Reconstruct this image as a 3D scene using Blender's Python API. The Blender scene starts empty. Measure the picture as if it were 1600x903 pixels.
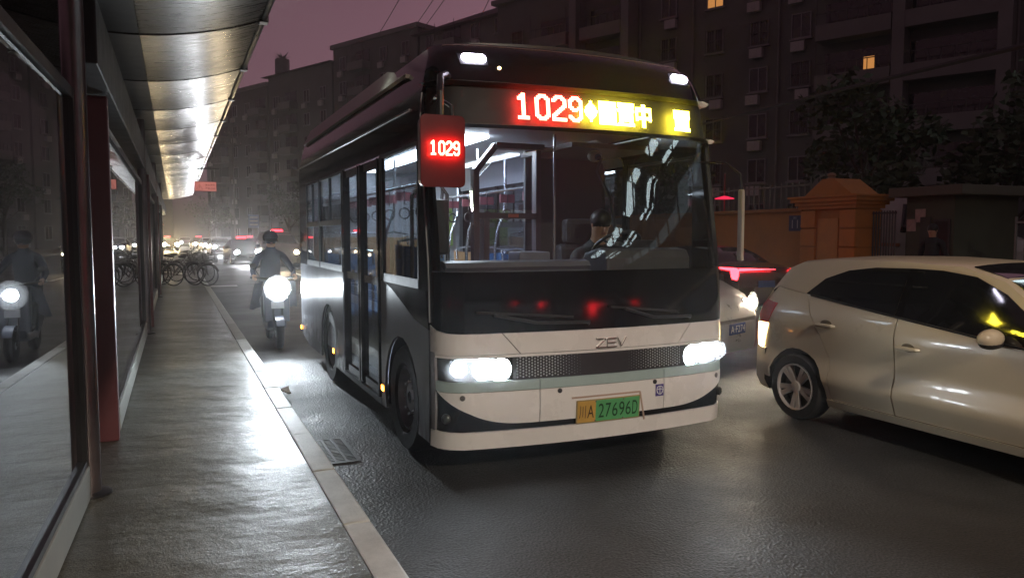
import bpy, bmesh, math, random
from mathutils import Vector, Matrix
from mathutils.geometry import delaunay_2d_cdt
from mathutils.bvhtree import BVHTree

rnd = random.Random(7)
scene = bpy.context.scene
COL = scene.collection
R = math.radians

# ------------------------------------------------------------------ camera
cam_d = bpy.data.cameras.new("camera")
cam = bpy.data.objects.new("camera", cam_d)
COL.objects.link(cam)
cam.location = (0, 0, 1.70)
cam.rotation_euler = (R(90 - 4.04), 0, R(-23.95))
cam_d.sensor_width = 36.0
cam_d.lens = 36.0 * 1182 / 1600
cam_d.clip_start = 0.05
cam_d.clip_end = 2000
scene.camera = cam

# ------------------------------------------------------------------ sky, night
world = bpy.data.worlds.new("World")
scene.world = world
world.use_nodes = True
nt = world.node_tree
bg = nt.nodes["Background"]
sky = nt.nodes.new("ShaderNodeTexSky")
sky.sky_type = 'NISHITA'
sky.sun_disc = False
sky.sun_elevation = R(2.3)
sky.sun_rotation = R(65)
sky.air_density = 1.6
sky.dust_density = 4.0
sky.ozone_density = 1.0
hs = nt.nodes.new("ShaderNodeHueSaturation")
hs.inputs['Saturation'].default_value = 0.12
tint = nt.nodes.new("ShaderNodeMix")
tint.data_type = 'RGBA'
tint.blend_type = 'MULTIPLY'
tint.inputs[0].default_value = 1.0
tint.inputs[7].default_value = (1.0, 0.52, 0.70, 1)
nt.links.new(sky.outputs[0], hs.inputs['Color'])
nt.links.new(hs.outputs[0], tint.inputs[6])
nt.links.new(tint.outputs[2], bg.inputs['Color'])
bg.inputs['Strength'].default_value = 0.15

sun_d = bpy.data.lights.new("sun", 'SUN')        # the last trace of twilight
sun_d.energy = 0.004
sun_d.angle = R(12)
sun_d.color = (1.0, 0.8, 0.85)
sun = bpy.data.objects.new("sun", sun_d)
sun.rotation_euler = (R(80), 0, R(160))
COL.objects.link(sun)

# ------------------------------------------------------------------ render
scene.view_settings.view_transform = 'Standard'
scene.view_settings.look = 'None'
scene.view_settings.exposure = 0.0
scene.view_settings.gamma = 1.0
scene.view_settings.use_curve_mapping = False
cy = scene.cycles
cy.use_denoising = True
try:
    cy.denoiser = 'OPENIMAGEDENOISE'
    cy.denoising_input_passes = 'RGB_ALBEDO_NORMAL'
except Exception:
    pass
cy.max_bounces = 8
cy.diffuse_bounces = 3
cy.glossy_bounces = 4
cy.transparent_max_bounces = 24
cy.transmission_bounces = 6
cy.volume_bounces = 0
cy.sample_clamp_indirect = 8.0
cy.caustics_reflective = False
cy.caustics_refractive = False

# ------------------------------------------------------------------ materials
MATS = {}

def pm(name, col, rough=.5, metal=0., var=.12, vs=5., bump=0., bs=40., coat=0., spec=.5, stretch=None, rvar=.12):
    """procedural principled material: mottled colour, uneven gloss, fine relief"""
    if name in MATS:
        return MATS[name]
    m = bpy.data.materials.new(name)
    m.use_nodes = True
    n = m.node_tree.nodes
    l = m.node_tree.links
    p = n["Principled BSDF"]
    tc = n.new("ShaderNodeTexCoord")
    src = tc.outputs['Object']
    if stretch:
        mp = n.new("ShaderNodeMapping")
        mp.inputs['Scale'].default_value = stretch
        l.new(src, mp.inputs['Vector'])
        src = mp.outputs['Vector']
    ns = n.new("ShaderNodeTexNoise")
    ns.inputs['Scale'].default_value = vs
    ns.inputs['Detail'].default_value = 6
    ns.inputs['Roughness'].default_value = .65
    l.new(src, ns.inputs['Vector'])
    cr = n.new("ShaderNodeValToRGB")
    cr.color_ramp.elements[0].position = .28
    cr.color_ramp.elements[1].position = .72
    a = [max(0, c * (1 - var)) for c in col]
    b = [min(1, c * (1 + var)) for c in col]
    cr.color_ramp.elements[0].color = (*a, 1)
    cr.color_ramp.elements[1].color = (*b, 1)
    l.new(ns.outputs['Fac'], cr.inputs['Fac'])
    l.new(cr.outputs['Color'], p.inputs['Base Color'])
    mr = n.new("ShaderNodeMapRange")
    mr.inputs['From Min'].default_value = .3
    mr.inputs['From Max'].default_value = .7
    mr.inputs['To Min'].default_value = max(0.01, rough * (1 - rvar))
    mr.inputs['To Max'].default_value = min(1, rough * (1 + rvar))
    l.new(ns.outputs['Fac'], mr.inputs['Value'])
    l.new(mr.outputs['Result'], p.inputs['Roughness'])
    p.inputs['Metallic'].default_value = metal
    p.inputs['Specular IOR Level'].default_value = spec
    p.inputs['Coat Weight'].default_value = coat
    p.inputs['Coat Roughness'].default_value = .05
    if bump:
        nb = n.new("ShaderNodeTexNoise")
        nb.inputs['Scale'].default_value = bs
        nb.inputs['Detail'].default_value = 4
        l.new(src, nb.inputs['Vector'])
        bp = n.new("ShaderNodeBump")
        bp.inputs['Strength'].default_value = 1.0
        bp.inputs['Distance'].default_value = bump
        l.new(nb.outputs['Fac'], bp.inputs['Height'])
        l.new(bp.outputs['Normal'], p.inputs['Normal'])
    MATS[name] = m
    return m

def em(name, col, strength):
    """a surface that gives off light"""
    if name in MATS:
        return MATS[name]
    m = bpy.data.materials.new(name)
    m.use_nodes = True
    n = m.node_tree.nodes
    n.clear()
    e = n.new("ShaderNodeEmission")
    e.inputs['Color'].default_value = (*col, 1)
    e.inputs['Strength'].default_value = strength
    o = n.new("ShaderNodeOutputMaterial")
    m.node_tree.links.new(e.outputs[0], o.inputs['Surface'])
    MATS[name] = m
    return m

def glass(name, tintc=(.9, .92, .92), f0=.06, rough=.0, smear=0.):
    """thin pane: Schlick reflection over clear, optionally a slightly dusty film"""
    if name in MATS:
        return MATS[name]
    m = bpy.data.materials.new(name)
    m.use_nodes = True
    n = m.node_tree.nodes
    l = m.node_tree.links
    n.clear()
    o = n.new("ShaderNodeOutputMaterial")
    lw = n.new("ShaderNodeLayerWeight")
    lw.inputs['Blend'].default_value = .5
    pw = n.new("ShaderNodeMath")
    pw.operation = 'POWER'
    pw.inputs[1].default_value = 4.2
    l.new(lw.outputs['Facing'], pw.inputs[0])
    ma = n.new("ShaderNodeMath")
    ma.operation = 'MULTIPLY_ADD'
    ma.inputs[1].default_value = 1 - f0
    ma.inputs[2].default_value = f0
    ma.use_clamp = True
    l.new(pw.outputs[0], ma.inputs[0])
    tr = n.new("ShaderNodeBsdfTransparent")
    tr.inputs['Color'].default_value = (*tintc, 1)
    gl = n.new("ShaderNodeBsdfGlossy")
    gl.inputs['Roughness'].default_value = rough
    mx = n.new("ShaderNodeMixShader")
    l.new(ma.outputs[0], mx.inputs[0])
    l.new(tr.outputs[0], mx.inputs[1])
    l.new(gl.outputs[0], mx.inputs[2])
    out = mx.outputs[0]
    if smear:
        df = n.new("ShaderNodeBsdfDiffuse")
        df.inputs['Color'].default_value = (.5, .5, .5, 1)
        tc = n.new("ShaderNodeTexCoord")
        ns = n.new("ShaderNodeTexNoise")
        ns.inputs['Scale'].default_value = 1.5
        ns.inputs['Detail'].default_value = 8
        l.new(tc.outputs['Object'], ns.inputs['Vector'])
        mu = n.new("ShaderNodeMath")
        mu.operation = 'MULTIPLY'
        mu.inputs[1].default_value = smear
        l.new(ns.outputs['Fac'], mu.inputs[0])
        m2 = n.new("ShaderNodeMixShader")
        l.new(mu.outputs[0], m2.inputs[0])
        l.new(out, m2.inputs[1])
        l.new(df.outputs[0], m2.inputs[2])
        out = m2.outputs[0]
    l.new(out, o.inputs['Surface'])
    MATS[name] = m
    return m

def frosted(name, k=.3, col=(.95, .97, 1)):
    """lamp cover that scatters part of the light behind it"""
    m = bpy.data.materials.new(name)
    m.use_nodes = True
    n = m.node_tree.nodes
    l = m.node_tree.links
    n.clear()
    o = n.new("ShaderNodeOutputMaterial")
    tr = n.new("ShaderNodeBsdfTransparent")
    tl = n.new("ShaderNodeBsdfTranslucent")
    tl.inputs['Color'].default_value = (*col, 1)
    mx = n.new("ShaderNodeMixShader")
    mx.inputs[0].default_value = k
    gl = n.new("ShaderNodeBsdfGlossy")
    gl.inputs['Roughness'].default_value = .05
    m2 = n.new("ShaderNodeMixShader")
    m2.inputs[0].default_value = .06
    l.new(tr.outputs[0], mx.inputs[1])
    l.new(tl.outputs[0], mx.inputs[2])
    l.new(mx.outputs[0], m2.inputs[1])
    l.new(gl.outputs[0], m2.inputs[2])
    l.new(m2.outputs[0], o.inputs['Surface'])
    MATS[name] = m
    return m

# ------------------------------------------------------------------ mesh builder
class MB:
    def __init__(s):
        s.v = []
        s.f = []
        s.m = []
        s.cur = 0

    def add(s, vs, fs):
        o = len(s.v)
        s.v += [tuple(v) for v in vs]
        for f in fs:
            s.f.append([i + o for i in f])
            s.m.append(s.cur)
        return s

    def box(s, x0, y0, z0, x1, y1, z1, M=None):
        vs = [Vector(p) for p in ((x0, y0, z0), (x1, y0, z0), (x1, y1, z0), (x0, y1, z0),
                                  (x0, y0, z1), (x1, y0, z1), (x1, y1, z1), (x0, y1, z1))]
        if M is not None:
            vs = [M @ v for v in vs]
        return s.add(vs, [(0, 3, 2, 1), (4, 5, 6, 7), (0, 1, 5, 4), (1, 2, 6, 5), (2, 3, 7, 6), (3, 0, 4, 7)])

    def cbox(s, c, sz, M=None):
        h = [a / 2 for a in sz]
        T = Matrix.Translation(c) @ (M.to_4x4() if M is not None else Matrix())
        return s.box(-h[0], -h[1], -h[2], h[0], h[1], h[2], T)

    def bar(s, p0, p1, w, h=None, up=(0, 0, 1)):
        p0 = Vector(p0)
        p1 = Vector(p1)
        h = h or w
        d = (p1 - p0)
        L = d.length
        d.normalize()
        u = Vector(up)
        if abs(d.dot(u)) > .98:
            u = Vector((1, 0, 0))
        a = d.cross(u).normalized()
        b = a.cross(d)
        vs = []
        for q in (p0, p1):
            for i, j in ((-1, -1), (1, -1), (1, 1), (-1, 1)):
                vs.append(q + a * (i * w / 2) + b * (j * h / 2))
        return s.add(vs, [(3, 2, 1, 0), (4, 5, 6, 7), (0, 1, 5, 4), (1, 2, 6, 5), (2, 3, 7, 6), (3, 0, 4, 7)])

    def tube(s, pts, r, seg=8, closed=False, cap=True):
        pts = [Vector(p) for p in pts]
        n = len(pts)
        rs = r if isinstance(r, (list, tuple)) else [r] * n
        ring = []
        pa = None
        for i, p in enumerate(pts):
            if closed:
                d = pts[(i + 1) % n] - pts[i - 1]
            elif i == 0:
                d = pts[1] - p
            elif i == n - 1:
                d = p - pts[i - 1]
            else:
                d = pts[i + 1] - pts[i - 1]
            d.normalize()
            if pa is None:
                u = Vector((0, 0, 1)) if abs(d.z) < .9 else Vector((1, 0, 0))
                a = d.cross(u).normalized()
            else:
                a = (pa - d * pa.dot(d)).normalized()
            pa = a
            b = d.cross(a)
            ring.append([p + (a * math.cos(k * 2 * math.pi / seg) + b * math.sin(k * 2 * math.pi / seg)) * rs[i] for k in range(seg)])
        vs = [q for rr in ring for q in rr]
        fs = []
        for i in range(n if closed else n - 1):
            j = (i + 1) % n
            for k in range(seg):
                k2 = (k + 1) % seg
                fs.append((i * seg + k, i * seg + k2, j * seg + k2, j * seg + k))
        if cap and not closed:
            fs.append(tuple(range(seg))[::-1])
            fs.append(tuple((n - 1) * seg + k for k in range(seg)))
        return s.add(vs, fs)

    def cyl(s, p0, p1, r, r1=None, seg=14):
        return s.tube([p0, p1], [r, r if r1 is None else r1], seg)

    def lathe(s, prof, c, axis, seg=24, cap=True):
        """prof: list of (radius, offset along axis)"""
        c = Vector(c)
        ax = Vector(axis).normalized()
        u = Vector((0, 0, 1)) if abs(ax.z) < .9 else Vector((1, 0, 0))
        a = ax.cross(u).normalized()
        b = ax.cross(a)
        vs = []
        for r, h in prof:
            for k in range(seg):
                t = 2 * math.pi * k / seg
                vs.append(c + ax * h + (a * math.cos(t) + b * math.sin(t)) * r)
        fs = []
        for i in range(len(prof) - 1):
            for k in range(seg):
                k2 = (k + 1) % seg
                fs.append((i * seg + k, i * seg + k2, (i + 1) * seg + k2, (i + 1) * seg + k))
        if cap:
            fs.append(tuple(range(seg))[::-1])
            fs.append(tuple((len(prof) - 1) * seg + k for k in range(seg)))
        return s.add(vs, fs)

    def ball(s, c, r, sc=(1, 1, 1), seg=14, rings=9, M=None):
        vs = []
        fs = []
        for i in range(rings + 1):
            th = math.pi * i / rings
            for k in range(seg):
                ph = 2 * math.pi * k / seg
                v = Vector((math.sin(th) * math.cos(ph) * r * sc[0], math.sin(th) * math.sin(ph) * r * sc[1], math.cos(th) * r * sc[2]))
                if M is not None:
                    v = M @ v
                vs.append(v + Vector(c))
        for i in range(rings):
            for k in range(seg):
                k2 = (k + 1) % seg
                fs.append((i * seg + k, (i + 1) * seg + k, (i + 1) * seg + k2, i * seg + k2))
        return s.add(vs, fs)

    def sheet(s, fn, us, vs_, t=0., out=None):
        """grid surface fn(u,v); with t the sheet gets thickness along -normal (or along 'out')"""
        nu, nv = len(us), len(vs_)
        P = [[Vector(fn(u, v)) for v in vs_] for u in us]
        vs = [P[i][j] for i in range(nu) for j in range(nv)]
        fs = [(i * nv + j, (i + 1) * nv + j, (i + 1) * nv + j + 1, i * nv + j + 1) for i in range(nu - 1) for j in range(nv - 1)]
        if t:
            o = nu * nv
            for i in range(nu):
                for j in range(nv):
                    du = P[min(i + 1, nu - 1)][j] - P[max(i - 1, 0)][j]
                    dv = P[i][min(j + 1, nv - 1)] - P[i][max(j - 1, 0)]
                    nn = du.cross(dv)
                    nn = nn.normalized() if nn.length > 1e-9 else Vector((0, 1, 0))
                    if out is not None and nn.dot(Vector(out(P[i][j]))) < 0:
                        nn = -nn
                    vs.append(P[i][j] - nn * t)
            fs += [(o + i * nv + j, o + i * nv + j + 1, o + (i + 1) * nv + j + 1, o + (i + 1) * nv + j) for i in range(nu - 1) for j in range(nv - 1)]
            for i in range(nu - 1):
                for j in (0, nv - 1):
                    fs.append((i * nv + j, (i + 1) * nv + j, o + (i + 1) * nv + j, o + i * nv + j))
            for j in range(nv - 1):
                for i in (0, nu - 1):
                    fs.append((i * nv + j, i * nv + j + 1, o + i * nv + j + 1, o + i * nv + j))
        return s.add(vs, fs)

    def poly(s, pts, fn, t=.02, step=0.):
        """2-D outline -> fn(a,b,depth) with depth 0 (face) and t (back); filled, with edge walls; step adds inner points"""
        n = len(pts)
        dense = []
        for i in range(n):
            a = Vector(pts[i])
            b = Vector(pts[(i + 1) % n])
            k = max(1, int((b - a).length / step)) if step else 1
            for q in range(k):
                dense.append(a.lerp(b, q / k))
        n = len(dense)
        coords = list(dense)
        if step:
            x0 = min(p.x for p in dense)
            x1 = max(p.x for p in dense)
            y0 = min(p.y for p in dense)
            y1 = max(p.y for p in dense)
            i = x0 + step * .5
            while i < x1:
                j = y0 + step * .5
                while j < y1:
                    if inside((i, j), dense) and all((Vector((i, j)) - d).length > step * .3 for d in dense):
                        coords.append(Vector((i, j)))
                    j += step
                i += step
        res = delaunay_2d_cdt(coords, [], [list(range(n))], 1, 1e-6)
        vv, _, ff = res[0], res[1], res[2]
        o = len(vv)
        vs = [fn(p.x, p.y, 0.) for p in vv]
        fs = [tuple(f) for f in ff]
        if t:
            vs += [fn(p.x, p.y, t) for p in vv]
            fs += [tuple(i + o for i in f)[::-1] for f in ff]
            cnt = {}
            for f in ff:
                for i in range(len(f)):
                    e = (f[i], f[(i + 1) % len(f)])
                    cnt[e] = 1
            for (a, b) in list(cnt):
                if (b, a) not in cnt:
                    fs.append((b, a, a + o, b + o))
        return s.add(vs, fs)

    def mesh(s, name, mats, smooth=35, bevel=0.):
        me = bpy.data.meshes.new(name)
        me.from_pydata(s.v, [], s.f)
        for m in (mats if isinstance(mats, (list, tuple)) else [mats]):
            me.materials.append(m)
        for p, i in zip(me.polygons, s.m):
            p.material_index = i
        bm = bmesh.new()
        bm.from_mesh(me)
        bmesh.ops.recalc_face_normals(bm, faces=bm.faces)
        if bevel:
            es = [e for e in bm.edges if len(e.link_faces) == 2 and e.calc_face_angle(0) > R(35)]
            bmesh.ops.bevel(bm, geom=es, offset=bevel, segments=2, profile=.6, affect='EDGES', clamp_overlap=True)
        bm.to_mesh(me)
        bm.free()
        if smooth and not bevel:
            for p in me.polygons:
                p.use_smooth = True
            me.set_sharp_from_angle(angle=R(smooth))
        me.update()
        return me

    def build(s, name, mats, parent=None, smooth=35, bevel=0., loc=None, rot=None):
        return link(name, s.mesh(name, mats, smooth, bevel), parent, loc, rot)

def inside(p, poly):
    x, y = p
    r = False
    n = len(poly)
    for i in range(n):
        x0, y0 = poly[i]
        x1, y1 = poly[i - 1]
        if (y0 > y) != (y1 > y) and x < (x1 - x0) * (y - y0) / (y1 - y0) + x0:
            r = not r
    return r

def link(name, me, parent=None, loc=None, rot=None):
    o = bpy.data.objects.new(name, me)
    COL.objects.link(o)
    if parent:
        o.parent = parent
    if loc is not None:
        o.location = loc
    if rot is not None:
        o.rotation_euler = rot
    return o

def tag(o, label, cat, group=None):
    o['label'] = label
    o['category'] = cat
    if group:
        o['group'] = group
    return o

def thing(name, label, cat, loc=(0, 0, 0), rz=0., group=None):
    o = bpy.data.objects.new(name, None)
    o.empty_display_size = .2
    COL.objects.link(o)
    o.location = loc
    o.rotation_euler = (0, 0, rz)
    return tag(o, label, cat, group)

def dup(root, loc, rz=None, label=None):
    """copy of a thing with copies of its parts and sub-parts, mesh data shared"""
    c = root.copy()
    COL.objects.link(c)
    c.location = loc
    if rz is not None:
        c.rotation_euler = (0, 0, rz)
    if label:
        c['label'] = label
    def rec(src, dst):
        for ch in list(src.children):
            d = ch.copy()
            COL.objects.link(d)
            d.parent = dst
            rec(ch, d)
    rec(root, c)
    return c

def struct(o):
    o['kind'] = 'structure'
    return o

def text_mesh(txt, size, extrude=0.):
    cu = bpy.data.curves.new("lettering", 'FONT')
    cu.body = txt
    cu.size = size
    cu.extrude = extrude
    cu.align_x = 'CENTER'
    cu.align_y = 'CENTER'
    ob = bpy.data.objects.new("lettering", cu)
    COL.objects.link(ob)
    dg = bpy.context.evaluated_depsgraph_get()
    me = bpy.data.meshes.new_from_object(ob.evaluated_get(dg))
    bpy.data.objects.remove(ob)
    bpy.data.curves.remove(cu)
    return me

def text_fit(txt, w, h, fn, name, mat, parent, t=.002, flip=False):
    """flat lettering of exactly w x h, mapped through fn(x,z) -> point"""
    me = text_mesh(txt, 1.0)
    xs = [v.co.x for v in me.vertices]
    ys = [v.co.y for v in me.vertices]
    x0, x1, y0, y1 = min(xs), max(xs), min(ys), max(ys)
    for v in me.vertices:
        a = (v.co.x - (x0 + x1) / 2) / (x1 - x0) * w
        b = (v.co.y - (y0 + y1) / 2) / (y1 - y0) * h
        v.co = fn(a, b)
    me.materials.clear()
    me.materials.append(mat)
    me.name = name
    return link(name, me, parent)

NUM = {
'1': ["..##....", ".###....", "####....", "####....", "..##....", "..##....", "..##....", "..##....", "..##....", "..##....", "..##....", "..##....", "..##....", "######..", "######.."],
'0': ["..####..", ".######.", "###..###", "##....##", "##....##", "##....##", "##....##", "##....##", "##....##", "##....##", "##....##", "##....##", "###..###", ".######.", "..####.."],
'2': ["..####..", ".######.", "###..###", "##....##", "......##", "......##", ".....###", "....###.", "...###..", "..###...", ".###....", "###.....", "##......", "########", "########"],
'9': ["..####..", ".######.", "###..###", "##....##", "##....##", "##....##", "###..###", ".#######", "..###.##", "......##", "......##", "##....##", "###..###", ".######.", "..####.."]}

def led_number(txt, w, h, fn, name, mat, parent, dot=1.0):
    """route number from a diode bitmap, one square per lit diode"""
    rows = ["".join(NUM[c][i] + "." for c in txt) for i in range(15)]
    n = len(rows[0]) - 1
    mb = MB()
    px, pz = w / n, h / 15
    for i, r_ in enumerate(rows):
        for j in range(n):
            if r_[j] == '#':
                x, z = -w / 2 + (j + .5) * px, h / 2 - (i + .5) * pz
                a, b = px * dot / 2, pz * dot / 2
                mb.add([fn(x - a, z - b), fn(x + a, z - b), fn(x + a, z + b), fn(x - a, z + b)], [(0, 1, 2, 3)])
    o = mb.build(name, mat, parent, smooth=0)
    o['kind'] = 'stuff'
    return o

def led_dots(txt, w, h, pitch, fn, name, mat, parent, dot=.8, dil=.3):
    """LED matrix: one small square for every lit diode under the lettering"""
    me = text_mesh(txt, 1.0)
    xs = [v.co.x for v in me.vertices]
    ys = [v.co.y for v in me.vertices]
    x0, x1, y0, y1 = min(xs), max(xs), min(ys), max(ys)
    vs = [Vector(((v.co.x - (x0 + x1) / 2) / (x1 - x0) * w, (v.co.y - (y0 + y1) / 2) / (y1 - y0) * h, 0)) for v in me.vertices]
    tree = BVHTree.FromPolygons(vs, [tuple(p.vertices) for p in me.polygons])
    bpy.data.meshes.remove(me)
    mb = MB()
    nx, nz = int(w / pitch), int(h / pitch)
    r = pitch * dot / 2
    for i in range(nx + 1):
        for j in range(nz + 1):
            x = -w / 2 + (i + .5) * w / (nx + 1)
            z = -h / 2 + (j + .5) * h / (nz + 1)
            hit = False
            for dx, dz in ((0, 0), (dil, 0), (-dil, 0), (0, dil), (0, -dil)):
                if tree.ray_cast(Vector((x + dx * pitch, z + dz * pitch, 1)), Vector((0, 0, -1)))[0] is not None:
                    hit = True
                    break
            if hit:
                mb.add([fn(x - r, z - r), fn(x + r, z - r), fn(x + r, z + r), fn(x - r, z + r)], [(0, 1, 2, 3)])
    o = mb.build(name, mat, parent, smooth=0)
    o['kind'] = 'stuff'
    return o

def lamp(name, kind, loc, energy, col, parent=None, size=.05, target=None, angle=60, blend=.6):
    d = bpy.data.lights.new(name, kind)
    d.energy = energy
    d.color = col
    if kind in ('POINT', 'SPOT'):
        d.shadow_soft_size = size
    if kind == 'SPOT':
        d.spot_size = R(angle)
        d.spot_blend = blend
    o = bpy.data.objects.new(name, d)
    COL.objects.link(o)
    o.location = loc
    if target is not None:
        o.rotation_euler = (Vector(target) - Vector(loc)).to_track_quat('-Z', 'Y').to_euler()
    if parent:
        o.parent = parent
    return o

def lin(pts, x):
    if x <= pts[0][0]:
        return pts[0][1]
    for (a, b), (c, d) in zip(pts, pts[1:]):
        if x <= c:
            t = (x - a) / (c - a)
            return b + (d - b) * t
    return pts[-1][1]

def smooth_lin(pts, x, w=.06):
    return (lin(pts, x - w) + 2 * lin(pts, x) + lin(pts, x + w)) / 4

def rng(a, b, n):
    return [a + (b - a) * i / (n - 1) for i in range(n)]
# ================================================================== SETTING
def shift(mb, root):
    L = Vector(root.location)
    mb.v = [tuple(Vector(v) - L) for v in mb.v]
    return mb

def ground_mat(name, col, rough, b1, s1, b2, s2, stretch, var=.3, vs=.8, spec=.5):
    m = pm(name, col, rough, var=var, vs=vs, rvar=.3)
    n = m.node_tree.nodes
    l = m.node_tree.links
    p = n["Principled BSDF"]
    tc = n.new("ShaderNodeTexCoord")
    mp = n.new("ShaderNodeMapping")
    mp.inputs['Scale'].default_value = stretch
    l.new(tc.outputs['Object'], mp.inputs['Vector'])
    na = n.new("ShaderNodeTexNoise")
    na.inputs['Scale'].default_value = s1
    na.inputs['Detail'].default_value = 9
    l.new(mp.outputs[0], na.inputs['Vector'])
    nb = n.new("ShaderNodeTexVoronoi")
    nb.inputs['Scale'].default_value = s2
    l.new(tc.outputs['Object'], nb.inputs['Vector'])
    ba = n.new("ShaderNodeBump")
    ba.inputs['Distance'].default_value = b1
    bb = n.new("ShaderNodeBump")
    bb.inputs['Distance'].default_value = b2
    l.new(na.outputs['Fac'], ba.inputs['Height'])
    l.new(nb.outputs['Distance'], bb.inputs['Height'])
    l.new(ba.outputs[0], bb.inputs['Normal'])
    l.new(bb.outputs[0], p.inputs['Normal'])
    nc = n.new("ShaderNodeTexNoise")               # stone chips of different greys
    nc.inputs['Scale'].default_value = s2 * 1.3
    nc.inputs['Detail'].default_value = 2
    l.new(tc.outputs['Object'], nc.inputs['Vector'])
    mr = n.new("ShaderNodeMapRange")
    mr.inputs['From Min'].default_value = .35
    mr.inputs['From Max'].default_value = .68
    mr.inputs['To Min'].default_value = .45
    mr.inputs['To Max'].default_value = 1.9
    l.new(nc.outputs['Fac'], mr.inputs['Value'])
    mx = n.new("ShaderNodeVectorMath")
    mx.operation = 'SCALE'
    src = p.inputs['Base Color'].links[0].from_socket
    l.new(src, mx.inputs[0])
    l.new(mr.outputs[0], mx.inputs['Scale'])
    l.new(mx.outputs[0], p.inputs['Base Color'])
    p.inputs['Specular IOR Level'].default_value = spec
    return m

asph = ground_mat("asphalt", (.028, .028, .028), .62, .012, 3, .005, 58, (1, 1, 1), .45, .7, .40)
pave = ground_mat("stamped concrete", (.088, .084, .066), .42, .055, 1.1, .0012, 120, (1.0, 1.5, 1), .55, .7)
kerbm = pm("kerb granite", (.50, .50, .47), .55, var=.25, vs=5, bump=.003, bs=60)
whitep = pm("road paint", (.62, .62, .60), .5, var=.25, vs=8)

rd = MB()
rd.sheet(lambda a, b: Vector((a, b, 0)), [-300, -60, -3, 14, 60, 300], [-120, -20, 0, 20, 60, 400])
road = struct(rd.build("road", asph))
pv = MB()
pv.box(-3.6, -8, -.2, .778, 36, .15)
pavement = struct(pv.build("pavement", pave, smooth=0))
km = None
for k in range(44):
    if km is None:
        km = MB().box(.782, -.496, -.2, .932, .496, .153).mesh("kerb_stone", kerbm, bevel=.012)
    o = link("kerb_stone", km, pavement, (0, -7.5 + k, rnd.uniform(-.003, .003)))
op = MB()
op.box(12.7, -30, -.2, 30, 160, .14)
struct(op.build("far_pavement", pm("far paving", (.12, .11, .10), .7, bump=.004, bs=12), smooth=0))
for k, (x, y) in enumerate(((1.45, 27.2), (4.9, 24), (4.9, 34), (4.9, 44), (8.3, 6), (8.3, 13), (8.3, 20))):
    if k == 0:
        m_ = MB().box(-.42, -.28, 0, .42, .28, .004)
    else:
        m_ = MB().box(-.07, -1.6, 0, .07, 1.6, .004)
    struct(m_.build("road_marking", whitep, loc=(x, y, .002)))

# drain grating beside the kerb
dg = thing("drain_grate", "dark slotted iron drain grating set in the road against the kerb", "drain", (1.10, 5.95, -.005))
MB().box(-.14, -.36, 0, .14, -.33, .012).box(-.14, .33, 0, .14, .36, .012).box(-.14, -.33, 0, -.115, .33, .012).box(.115, -.33, 0, .14, .33, .012).build("frame", pm("cast iron", (.02, .02, .02), .5, metal=.3, bump=.001, bs=80), dg)
bm_ = MB().box(-.115, -.010, 0, .115, .010, .010).mesh("grate_bar", pm("cast iron", (.05, .05, .05), .5))
for k in range(16):
    link("grate_bar", bm_, dg, (0, -.31 + k * .041, 0))
for x in (-.04, .04):
    MB().box(x - .008, -.33, 0, x + .008, .33, .011).build("cross_bar", MATS["cast iron"], dg)
# litter on the kerb edge
lp = MB()
lp.sheet(lambda a, b: Vector((a, b, .02 + .03 * math.sin(a * 31 + b * 17) * math.cos(b * 40 - a * 9))), rng(-.10, .10, 9), rng(-.09, .09, 8), .003)
tag(lp.build("paper_scrap", pm("paper", (.60, .60, .58), .7), loc=(.965, 8.2, .05)), "crumpled white paper scrap lying in the gutter beside the kerb", "litter")

# ------------------------------------------------------------------ bus shelter
sh = thing("bus_shelter", "long bus shelter with ribbed stainless steel canopy and tall glass back screens", "bus shelter", (-.52, 0, .15))
steel = pm("brushed steel", (.15, .145, .14), .29, metal=1., var=.12, vs=3, stretch=(1, 14, 1), rvar=.25)
dark = pm("dark anodised frame", (.025, .024, .026), .35, var=.2)
gutter = pm("gutter grey", (.045, .045, .045), .5, var=.2)
alu = pm("anodised rail", (.50, .52, .46), .42, metal=.35, var=.12, vs=4)
maroon = pm("cabinet red light", (.15, .045, .05), .38, var=.1, vs=2)  # red light falling on the cabinet put into its base colour
postm = pm("steel post", (.20, .17, .17), .33, metal=.7, var=.2)
screen = glass("shelter glass", (.55, .55, .57), .30, .006, .02)

def canz(x):
    return 3.50 + .24 * ((x + .42) / 1.22) ** 2
pitch_y = 2.27
y0 = -5.9
np_ = 21
for k in range(np_):
    a, b = y0 + k * pitch_y + .035, y0 + (k + 1) * pitch_y - .035
    for (xa, xb, mat, nm) in ((-.24, .80, steel, "canopy_panel"), (-.64, -.246, gutter, "gutter_panel"), (-2.1, -.646, steel, "canopy_panel")):
        def f(u, v, xa=xa, xb=xb):
            x = xa + (xb - xa) * u
            y = a + (b - a) * v
            return Vector((x, y, canz(x) + .016 * math.sin(math.pi * v)))
        shift(MB().sheet(f, rng(0, 1, 9), rng(0, 1, 6), .02, out=lambda p: (0, 0, -1)), sh).build(nm, mat, sh)
    if k:
        rb = MB()
        rb.sheet(lambda u, v: Vector((-2.1 + 2.9 * u, a - .10 + .13 * v, canz(-2.1 + 2.9 * u) + .045)), rng(0, 1, 20), [0, 1], .03, out=lambda p: (0, 0, -1))
        shift(rb, sh).build("canopy_rib", dark, sh)
y1 = y0 + np_ * pitch_y
ed = MB()
ed.tube([(.83, y0, canz(.8) + .02), (.83, y1, canz(.8) + .02)], .032, 8)
shift(ed, sh).build("edge_tube", pm("edge steel", (.40, .38, .38), .3, metal=.9), sh)
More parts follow.
